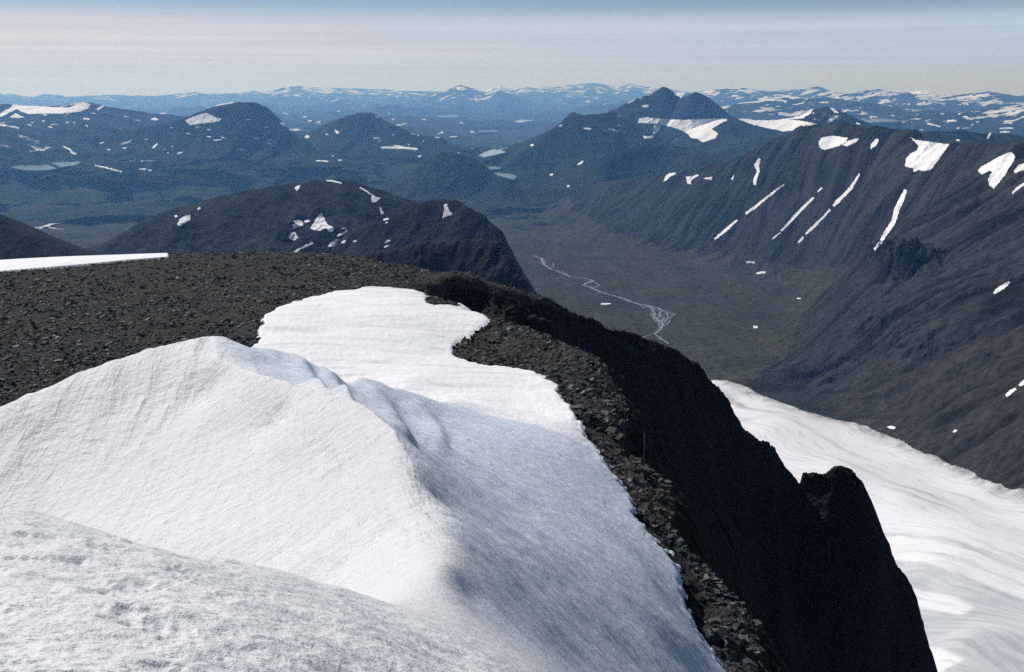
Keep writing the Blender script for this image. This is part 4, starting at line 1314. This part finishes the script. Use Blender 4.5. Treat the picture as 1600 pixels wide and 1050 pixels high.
    (strip([(653, 245.5), (658, 244)], [2.5, 2.5]), 'snow dot on the shaded hill by the valley mouth', None),
    ([(1057, 141), (1064, 143), (1073, 144), (1068, 149), (1064, 153), (1059, 151)], 'bright snow in the notch between the twin tops', None),
    ([(999, 186), (1010, 184), (1025, 186), (1045, 187), (1070, 188), (1100, 187), (1135, 185), (1136, 189), (1125, 194), (1112, 202), (1122, 209), (1118, 217), (1108, 220), (1098, 223), (1090, 217), (1080, 216), (1074, 209), (1062, 203), (1050, 199), (1030, 194), (997, 193)], 'white glacier spread under the twin peak', 'G'),
    ([(1136, 171), (1148, 174), (1160, 176), (1180, 176), (1200, 177), (1212, 180), (1230, 176), (1245, 176), (1256, 175), (1270, 172), (1266, 179), (1250, 186), (1232, 187), (1255, 190), (1277, 194), (1275, 198), (1245, 199), (1240, 204), (1225, 206), (1212, 203), (1200, 201), (1175, 195), (1150, 185)], 'branching white glacier east of the twin peak', 'G'),
    ([(1297, 169), (1302, 170), (1311, 177), (1304, 177)], 'small snow wedge on the dark pointed hill', None),
    ([(1022, 198), (1030, 195), (1032, 199), (1030, 204), (1023, 210), (1021, 208)], 'upright snow patch left of the peak glacier', None),
    ([(1004, 212), (1010, 214), (1021, 212), (1021, 216), (1007, 217)], 'flat snow patch below the upright one near the twin peak', None),
    ([(1002, 166), (1008, 164), (1014, 165), (1011, 169), (1005, 168)], 'snow dot on the western shoulder of the twin peak', None),
    (strip([(981, 162), (986, 159), (992, 156)], [1.5, 2.5, 1.5]), 'slanting snow fleck low on the twin peak ridge', None),
    (strip([(951, 202), (960, 204), (968, 206)], [2, 2.5, 1.5]), 'snow dash beside the small sharp top', None),
    (strip([(912, 201), (918, 201.5), (924, 202)], [2, 2.6, 1.5]), 'snow dash under the small sharp top', None),
    (strip([(874, 198), (878, 196)], [3, 2]), 'snow dot on the slope west of the small sharp top', None),
    (strip([(829, 228), (834, 227)], [3, 3]), 'snow dot low on the grey green hill', None),
    (strip([(903, 258), (908, 255), (911, 252)], [2.5, 3, 2]), 'slanting snow fleck on the grey green slope', None),
    (strip([(859, 274), (864, 273)], [2.5, 2.5]), 'upper snow dot on the green slope by the valley mouth', None),
    (strip([(886, 292), (890, 291)], [3, 3]), 'lower snow dot on the green slope by the valley mouth', None),
    ([(712, 138), (718, 136), (724, 136), (730, 140), (722, 142), (716, 141)], 'hazy snow patch on the western top of the double mountain', None),
    ([(737, 136), (750, 138), (762, 138), (774, 136), (768, 142), (758, 145), (748, 143)], 'hazy snow saddle of the double mountain', None),
    ([(1415, 142), (1424, 140), (1436, 140), (1450, 142), (1460, 145), (1447, 148), (1428, 148)], 'hazy white snow cap on the eastern horizon', None),
    ([(1297, 153), (1304, 151), (1311, 150), (1310, 154), (1304, 156)], 'bright snow fleck on a hazy eastern hill', None),
    (strip([(1447, 193), (1457, 195.5), (1469, 199)], [1.5, 2.5, 1.5]), 'slanting snow line in the lowland behind the mountain crest', None),
    (strip([(1562, 201.5), (1572, 201), (1583, 201)], [2, 2.5, 1.5]), 'level snow line behind the far end of the crest', None),
    (strip([(1563, 207), (1570, 206.5), (1578, 207)], [2, 2.5, 1.5]), 'second level snow line just below the first', None),
    (strip([(1494, 219.5), (1499, 220)], [2.5, 2.5]), 'snow dot on the low hill peering over the crest', None),
    (strip([(1480, 189), (1495, 189.5)], [1.6, 1.6]), 'thin snow dash on the grey eastern plain', None),
    (strip([(1543, 217), (1548, 208), (1551, 206)], [2, 2.5, 1.5]), 'upright snow thread in a rocky hill gully', None),
]
for i, (poly, lab, grp) in enumerate(PATCHES):
    if grp == 'G':
        drape('glacier', poly, SP, lab, 'glacier', kind='structure')
    else:
        drape('snow_patch', poly, SP, lab, 'snow patch', grp or 'snow patches scattered over the hills')
for poly, lab in LAKES:
    drape('lake', poly, MAT['water'], lab, 'lake', kind='structure', rough=.15, lift=.0003, level=True)
for pl, lab in [([(1006, 676), (1006.5, 700), (1005.5, 720)], 'thin upright ice streak on the black cliff')]:
    drape('snow_patch', strip(pl, [.9, 1.8, 1.0]), MAT['ice'], lab, 'snow patch', 'snow patches scattered over the hills', skip=(), only=('rock',), lift=.003)
rf = np.random.RandomState(5)
nfl = 0
for k in range(260):
    if nfl >= 90: break
    if rf.rand() < .6: fu, fv = rf.uniform(5, 760), rf.uniform(172, 246)
    else: fu, fv = rf.uniform(1140, 1595), rf.uniform(152, 205)
    fw = rf.uniform(2.5, 8) * (1 if rf.rand() < .8 else 1.7); fh = rf.uniform(1.0, 2.0)
    if any(abs(fu - np.mean([p[0] for p in pl_[0]])) < fw + 8 and abs(fv - np.mean([p[1] for p in pl_[0]])) < 5 for pl_ in PATCHES): continue
    rr_, ww_ = sight([fu], [fv], None, ('snow', 'rock'))
    if np.isnan(rr_[0]) or rr_[0] < 11000 or LAYERS[ww_[0]][0] == 'mid': continue
    tl = rf.uniform(-1.2, 1.2)
    nfl += drape('snow_patch', strip([(fu - fw / 2, fv - tl), (fu, fv + rf.uniform(-.4, .4)), (fu + fw / 2, fv + tl)], [fh * .5, fh, fh * .4]), SP, 'tiny snow fleck among many in the far hazy hills', 'snow patch', 'tiny snow flecks far off in the haze') is not None
print('patches', round(time.time() - T0, 1))

# ================================================================== STREAM
mw = bpy.data.materials.new('stream_gravel'); mw.use_nodes = True
mw.node_tree.nodes['Principled BSDF'].inputs['Base Color'].default_value = (.25, .27, .28, 1)
mw.node_tree.nodes['Principled BSDF'].inputs['Roughness'].default_value = .45


def stream(lines, label, name='stream', seed=3, only=('mid',)):
    rr = np.random.RandomState(seed)
    VV, FF = [], []
    for pts, w in lines:
        u, v = [], []
        for (a, b) in zip(pts[:-1], pts[1:]):
            k = max(2, int(math.hypot(b[0] - a[0], b[1] - a[1]) / 1.2))
            for j in range(k):
                u.append(a[0] + (b[0] - a[0]) * j / k); v.append(a[1] + (b[1] - a[1]) * j / k)
        u = np.array(u + [pts[-1][0]]); v = np.array(v + [pts[-1][1]])
        t = np.arange(len(u))
        u = u + fbm(t / 5.0, t * 0 + seed + len(VV), 3, 5) * 1.3; v = v + fbm(t / 5.0, t * 0 + 40 + seed + len(VV), 3, 6) * .5
        r, _ = sight(u, v, only)
        good = ~np.isnan(r)
        u, v, r = u[good], v[good], r[good]
        if len(r) < 3: continue
        x, y, z = P(u, v, r)
        z = np.convolve(np.pad(z, 2, mode='edge'), np.ones(5) / 5, 'valid') + r * .0004
        tx, ty = np.gradient(x), np.gradient(y); l = np.hypot(tx, ty) + 1e-6
        wd = w * .5 * (1 + .5 * fbm(t[:len(r)] / 6.0, t[:len(r)] * 0 + 3.3, 2, 8))
        # a level channel: broader where it runs across the view
        nx, ny = -ty / l * wd, tx / l * wd
        b0 = sum(len(q) for q in VV)
        VV.append(np.stack([x - nx, y - ny, z], 1)); VV.append(np.stack([x + nx, y + ny, z], 1))
        n = len(x)
        for i in range(n - 1):
            FF.append((b0 + i, b0 + i + 1, b0 + n + i + 1, b0 + n + i))
    o = mesh_np(name, np.concatenate(VV), np.array(FF), mw)
    return tag(o, label, 'stream', kind='structure')


mg = mat_mountain('gravel_bar', lo=(.045, .046, .043), hi=(.10, .10, .092), sc=4)
drape('gravel_bar', [(1003, 474), (1018, 474), (1034, 482), (1058, 490), (1050, 500), (1042, 512), (1034, 522), (1040, 533), (1030, 531), (1020, 521), (1028, 508), (1018, 494), (1012, 482)], mg, 'pale gravel bars round the braided stream', 'gravel', kind='structure', rough=1.2, lift=.0002, only=('mid',))
main = [(833, 400), (846, 404), (849, 413), (860, 421), (868, 423), (877, 427), (891, 433), (904, 434), (921, 437), (928, 440), (916, 443), (911, 446), (921, 449), (935, 455), (948, 460), (964, 464), (982, 471), (1001, 476), (1026, 481), (1034, 486)]
stream([(main, 13), ([(846, 404), (852, 408), (851, 414), (860, 421)], 7), ([(860, 421), (866, 416), (864, 412)], 6), ([(868, 423), (880, 425), (891, 433)], 6), ([(921, 437), (932, 443), (937, 447), (928, 450), (921, 449)], 7), ([(911, 446), (918, 441), (924, 439)], 6),
        ([(964, 464), (975, 466), (990, 473)], 6), ([(990, 473), (1006, 481), (1018, 480)], 6), ([(1034, 486), (1041, 489), (1055, 491), (1048, 496), (1040, 500)], 6), ([(1040, 500), (1034, 501), (1036, 508), (1033, 514), (1023, 522), (1033, 530), (1046, 538)], 9),
        ([(1018, 480), (1024, 489), (1022, 496), (1030, 502), (1032, 508)], 7), ([(1026, 481), (1033, 492), (1027, 499), (1036, 506)], 6), ([(1034, 486), (1028, 492), (1038, 497), (1034, 503)], 6), ([(1010, 478), (1020, 485), (1021, 492), (1027, 499), (1029, 508), (1033, 514)], 6), ([(1023, 522), (1008, 526), (1000, 530)], 6),
        ([(1030, 512), (1041, 508), (1047, 501)], 5), ([(1042, 489), (1044, 497), (1038, 504)], 6), ([(1023, 483), (1017, 492), (1024, 503)], 5)], 'pale braided stream winding along the valley floor')
stream([([(60, 357), (72, 354), (78, 351), (90, 349), (103, 348)], 60), ([(72, 354), (85, 358), (100, 359)], 30)], 'pale bend of river in the western valley', seed=9, only=('mid', 'low'))

# ================================================================== SCREE STONES
TH, RH, Zr, Zb, U, V, steep, ins = rock_grid
rs = np.random.RandomState(11)


def stones(n, th0, th1, r0, r1, smin, smax, pw, cond, mat, name, label, seed=0):
    rr = np.random.RandomState(seed)
    th = rr.uniform(th0, th1, n); rh = rr.uniform(math.log(r0), math.log(r1), n)
    i = ((th - TH[0, 0]) / (TH[1, 0] - TH[0, 0])); j = ((rh - RH[0, 0]) / (RH[0, 1] - RH[0, 0]))
    i0 = np.clip(i.astype(int), 0, TH.shape[0] - 2); j0 = np.clip(j.astype(int), 0, TH.shape[1] - 2)
    ok = cond(i0, j0)
    th, rh, i0, j0 = th[ok], rh[ok], i0[ok], j0[ok]
    n = len(th); r = np.exp(rh)
    sz = (smin + (smax - smin) * rr.rand(n) ** pw) * (r / 150.) ** .45
    cx, cy, cz = r * np.sin(th), r * np.cos(th), np.maximum(Zr[i0, j0], Zb[i0, j0] - .2)
    base = np.array([(x, y, z) for z in (-.5, .5) for y in (-.5, .5) for x in (-.5, .5)])
    dims = np.stack([rr.uniform(.6, 1.5, n), rr.uniform(.5, 1.1, n), rr.uniform(.22, .6, n)], 1) * sz[:, None]
    pts = base[None] * dims[:, None] * (1 + rr.uniform(-.38, .38, (n, 8, 3)))
    yaw = rr.uniform(0, 2 * np.pi, n); tx_ = rr.normal(0, .32, n); ty_ = rr.normal(0, .32, n)

    def rot(p, a, ax):
        c, s_ = np.cos(a)[:, None], np.sin(a)[:, None]
        q = p.copy(); b, d = [(1, 2), (2, 0), (0, 1)][ax]
        q[..., b] = p[..., b] * c - p[..., d] * s_; q[..., d] = p[..., b] * s_ + p[..., d] * c
        return q
    pts = rot(rot(rot(pts, tx_, 0), ty_, 1), yaw, 2)
    pts[..., 0] += cx[:, None]; pts[..., 1] += cy[:, None]; pts[..., 2] += (cz + dims[:, 2] * .12)[:, None]
    fq = np.array([(0, 2, 3, 1), (4, 5, 7, 6), (0, 1, 5, 4), (2, 6, 7, 3), (0, 4, 6, 2), (1, 3, 7, 5)])
    Fq = (np.arange(n)[:, None, None] * 8 + fq[None]).reshape(-1, 4)
    sh = np.repeat(rr.rand(n) ** 2.2, 8)
    o = mesh_np(name, pts.reshape(-1, 3), Fq, mat, smooth=False, attrs={'shade': sh})
    return tag(o, label, 'scree', kind='stuff')


jst = fbm(X2 := np.exp(RH) * np.sin(TH) * .4, np.exp(RH) * np.cos(TH) * .4, 4, 77, .7) * 7
ms = M('loose_stone')
sh_ = ms.attr('shade')
cs = ms.ramp(sh_, [(0, (.028, .0295, .030)), (.35, (.052, .054, .054)), (.8, (.10, .102, .10)), (1, (.24, .242, .235))])
ms.set('Base Color', ms.mix(ms.rng(ms.noise(ms.tc, .035, 5, .6), .45, .68), cs, (.068, .066, .055))); ms.set('Roughness', .75); ms.set('Specular IOR Level', .15)
ms.bump(ms.noise(ms.tc, 5, 4, .6), .05, .5)
notsnow = ~strip_v2 & (U > -400) & ~inpoly(U + jst, V + jst * .4, SNOW_POLY) & (steep < .45) & (Zr > -100)
notsnow &= ~((RR_ := np.exp(RH)) < 120) | (TH > theta(1000, 700) - .25)
stones(75000, R(-31), R(8), 112, 430, .13, .72, 5.0, lambda i, j: notsnow[i, j] & (V[i, j] < 660), ms.m, 'scree', 'loose dark stones strewn over the plateau', 21)
stones(16000, R(-6), R(19), 56, 200, .15, .85, 3.6, lambda i, j: notsnow[i, j] & (U[i, j] > 640), ms.m, 'scree', 'loose dark stones along the rim between snow and cliff', 22)

# ================================================================== BOULDERS
import bmesh


def boulder(u, v, wpx, hpx, mat, label, seed, flat=.6):
    r, _ = sight([u], [v], ('rock',))
    r = float(r[0])
    if math.isnan(r):
        print('no boulder', u, v); return
    x, y, z = P(u, v + hpx * .25, r)
    x, y, z = float(x), float(y), float(z)
    w = wpx / F * r * 1.02; h = hpx / F * r * 1.25
    rr = np.random.RandomState(seed)
    bm = bmesh.new()
    for _ in range(26):
        d = rr.normal(size=3); d /= np.linalg.norm(d)
        d = np.sign(d) * np.abs(d) ** .6
        k = .5 * rr.uniform(.82, 1.05)
        bm.verts.new((d[0] * w * k, d[1] * w * k * .8, d[2] * h * k))
    res = bmesh.ops.convex_hull(bm, input=bm.verts)
    bmesh.ops.delete(bm, geom=[g for g in res['geom_interior'] if isinstance(g, bmesh.types.BMVert)], context='VERTS')
    bmesh.ops.bevel(bm, geom=list(bm.edges), offset=w * .018, segments=1, affect='EDGES')
    me = bpy.data.meshes.new('boulder'); bm.to_mesh(me); bm.free()
    me.materials.append(mat)
    o = bpy.data.objects.new('boulder', me); COL.objects.link(o)
    o.location = (x, y, z + CZ); o.rotation_euler = (rr.uniform(-.12, .12), rr.uniform(-.15, .15), rr.uniform(-.3, .3))
    tag(o, label, 'boulder', 'boulders on the plateau and its rim')


ST, PL = MAT['stone'], MAT['pale']
for k, (u, v, w, h, m_, lab) in enumerate([
    (928, 609, 27, 9, ST, 'long flat grey slab on the rim scree between snow edge and cliff'),
    (953, 577, 13, 8, ST, 'grey block perched on the cliff edge where the rim turns'),
    (970, 587, 11, 7, ST, 'small grey block just below the block at the rim turn'),
    (888, 596, 15, 9, ST, 'grey boulder a little above the snow corner of the rim'),
    (880, 617, 20, 13, ST, 'dark boulder pressed against the snow edge'),
    (903, 637, 23, 14, ST, 'wide dark boulder next to the small white stone'),
    (948, 628, 19, 9, ST, 'flat grey boulder below the long flat slab'),
    (970, 634, 11, 7, ST, 'small grey boulder at the cliff edge beside the flat boulder'),
    (989, 651, 13, 12, ST, 'upright grey boulder overhanging the cliff edge'),
    (944, 645, 22, 12, ST, 'rounded dark boulder in the middle of the rim scree'),
    (940, 663, 17, 10, ST, 'grey boulder under the rounded dark one'),
    (892, 624, 3.2, 6, PL, 'small white upright stone by the snow edge'),
    (1114, 975, 40, 30, ST, 'big grey outcrop block at the snow edge low in the view'),
    (1143, 1004, 32, 24, ST, 'lighter grey block wedged under the big outcrop block'),
    (1158, 1036, 70, 20, ST, 'long low ledge of rock at the bottom of the rim'),
    (1180, 973, 24, 16, ST, 'grey block on the outer edge beside the big outcrop block'),
    (1026, 797, 15, 12, ST, 'small block in the narrow part of the rim scree'),
    (1060, 772, 18, 12, ST, 'block leaning out over the cliff at the rim corner'),
    (1043, 819, 15, 9, ST, 'light grey stone in the narrow part of the rim scree'),
    (89, 527, 9, 4.5, PL, 'pale slab standing out on the dark plateau'),
    (277, 434, 6, 4, PL, 'small round white stone far out on the plateau'),
    (90, 563, 16, 6, ST, 'flat greenish grey slab near the snow skyline'),
    (119, 579, 14, 8, ST, 'grey slab just above the snow skyline'),
    (137, 491, 7, 3.5, PL, 'small pale stone in the middle of the plateau'),
    (817, 558, 10, 5, ST, 'grey stone in the scree wedge beside the snowfield'),
    (254, 404, 7, 4, ST, 'black stone at the tip of the snow strip on the skyline'),
]):
    boulder(u, v, w, h, m_, lab, 300 + k)
print('stones', round(time.time() - T0, 1))

# ================================================================== haze
hz = bpy.data.meshes.new('haze')
hx0, hx1, hy0, hy1, hz0, hz1 = -115000, 115000, -5000, 112000, -700.0, CZ + 700
vs = [(x, y, z) for z in (hz0, hz1) for y in (hy0, hy1) for x in (hx0, hx1)]
hz.from_pydata(vs, [], [(0, 2, 3, 1), (4, 5, 7, 6), (0, 1, 5, 4), (2, 6, 7, 3), (0, 4, 6, 2), (1, 3, 7, 5)])
hm = bpy.data.materials.new('haze'); hm.use_nodes = True
for n in list(hm.node_tree.nodes):
    if n.type == 'BSDF_PRINCIPLED': hm.node_tree.nodes.remove(n)
pv = hm.node_tree.nodes.new('ShaderNodeVolumePrincipled')
pv.inputs['Color'].default_value = (0.195, 0.47, 1.0, 1)
pv.inputs['Absorption Color'].default_value = (1, 1, 1, 1)
pv.inputs['Density'].default_value = 2.45e-5
pv.inputs['Anisotropy'].default_value = 0.3
hm.node_tree.links.new(pv.outputs[0], hm.node_tree.nodes['Material Output'].inputs['Volume'])
hz.materials.append(hm)
ho = bpy.data.objects.new('haze', hz); COL.objects.link(ho)
tag(ho, 'thin blue haze over the far lowland', 'haze', kind='stuff')
print('done', round(time.time() - T0, 1))
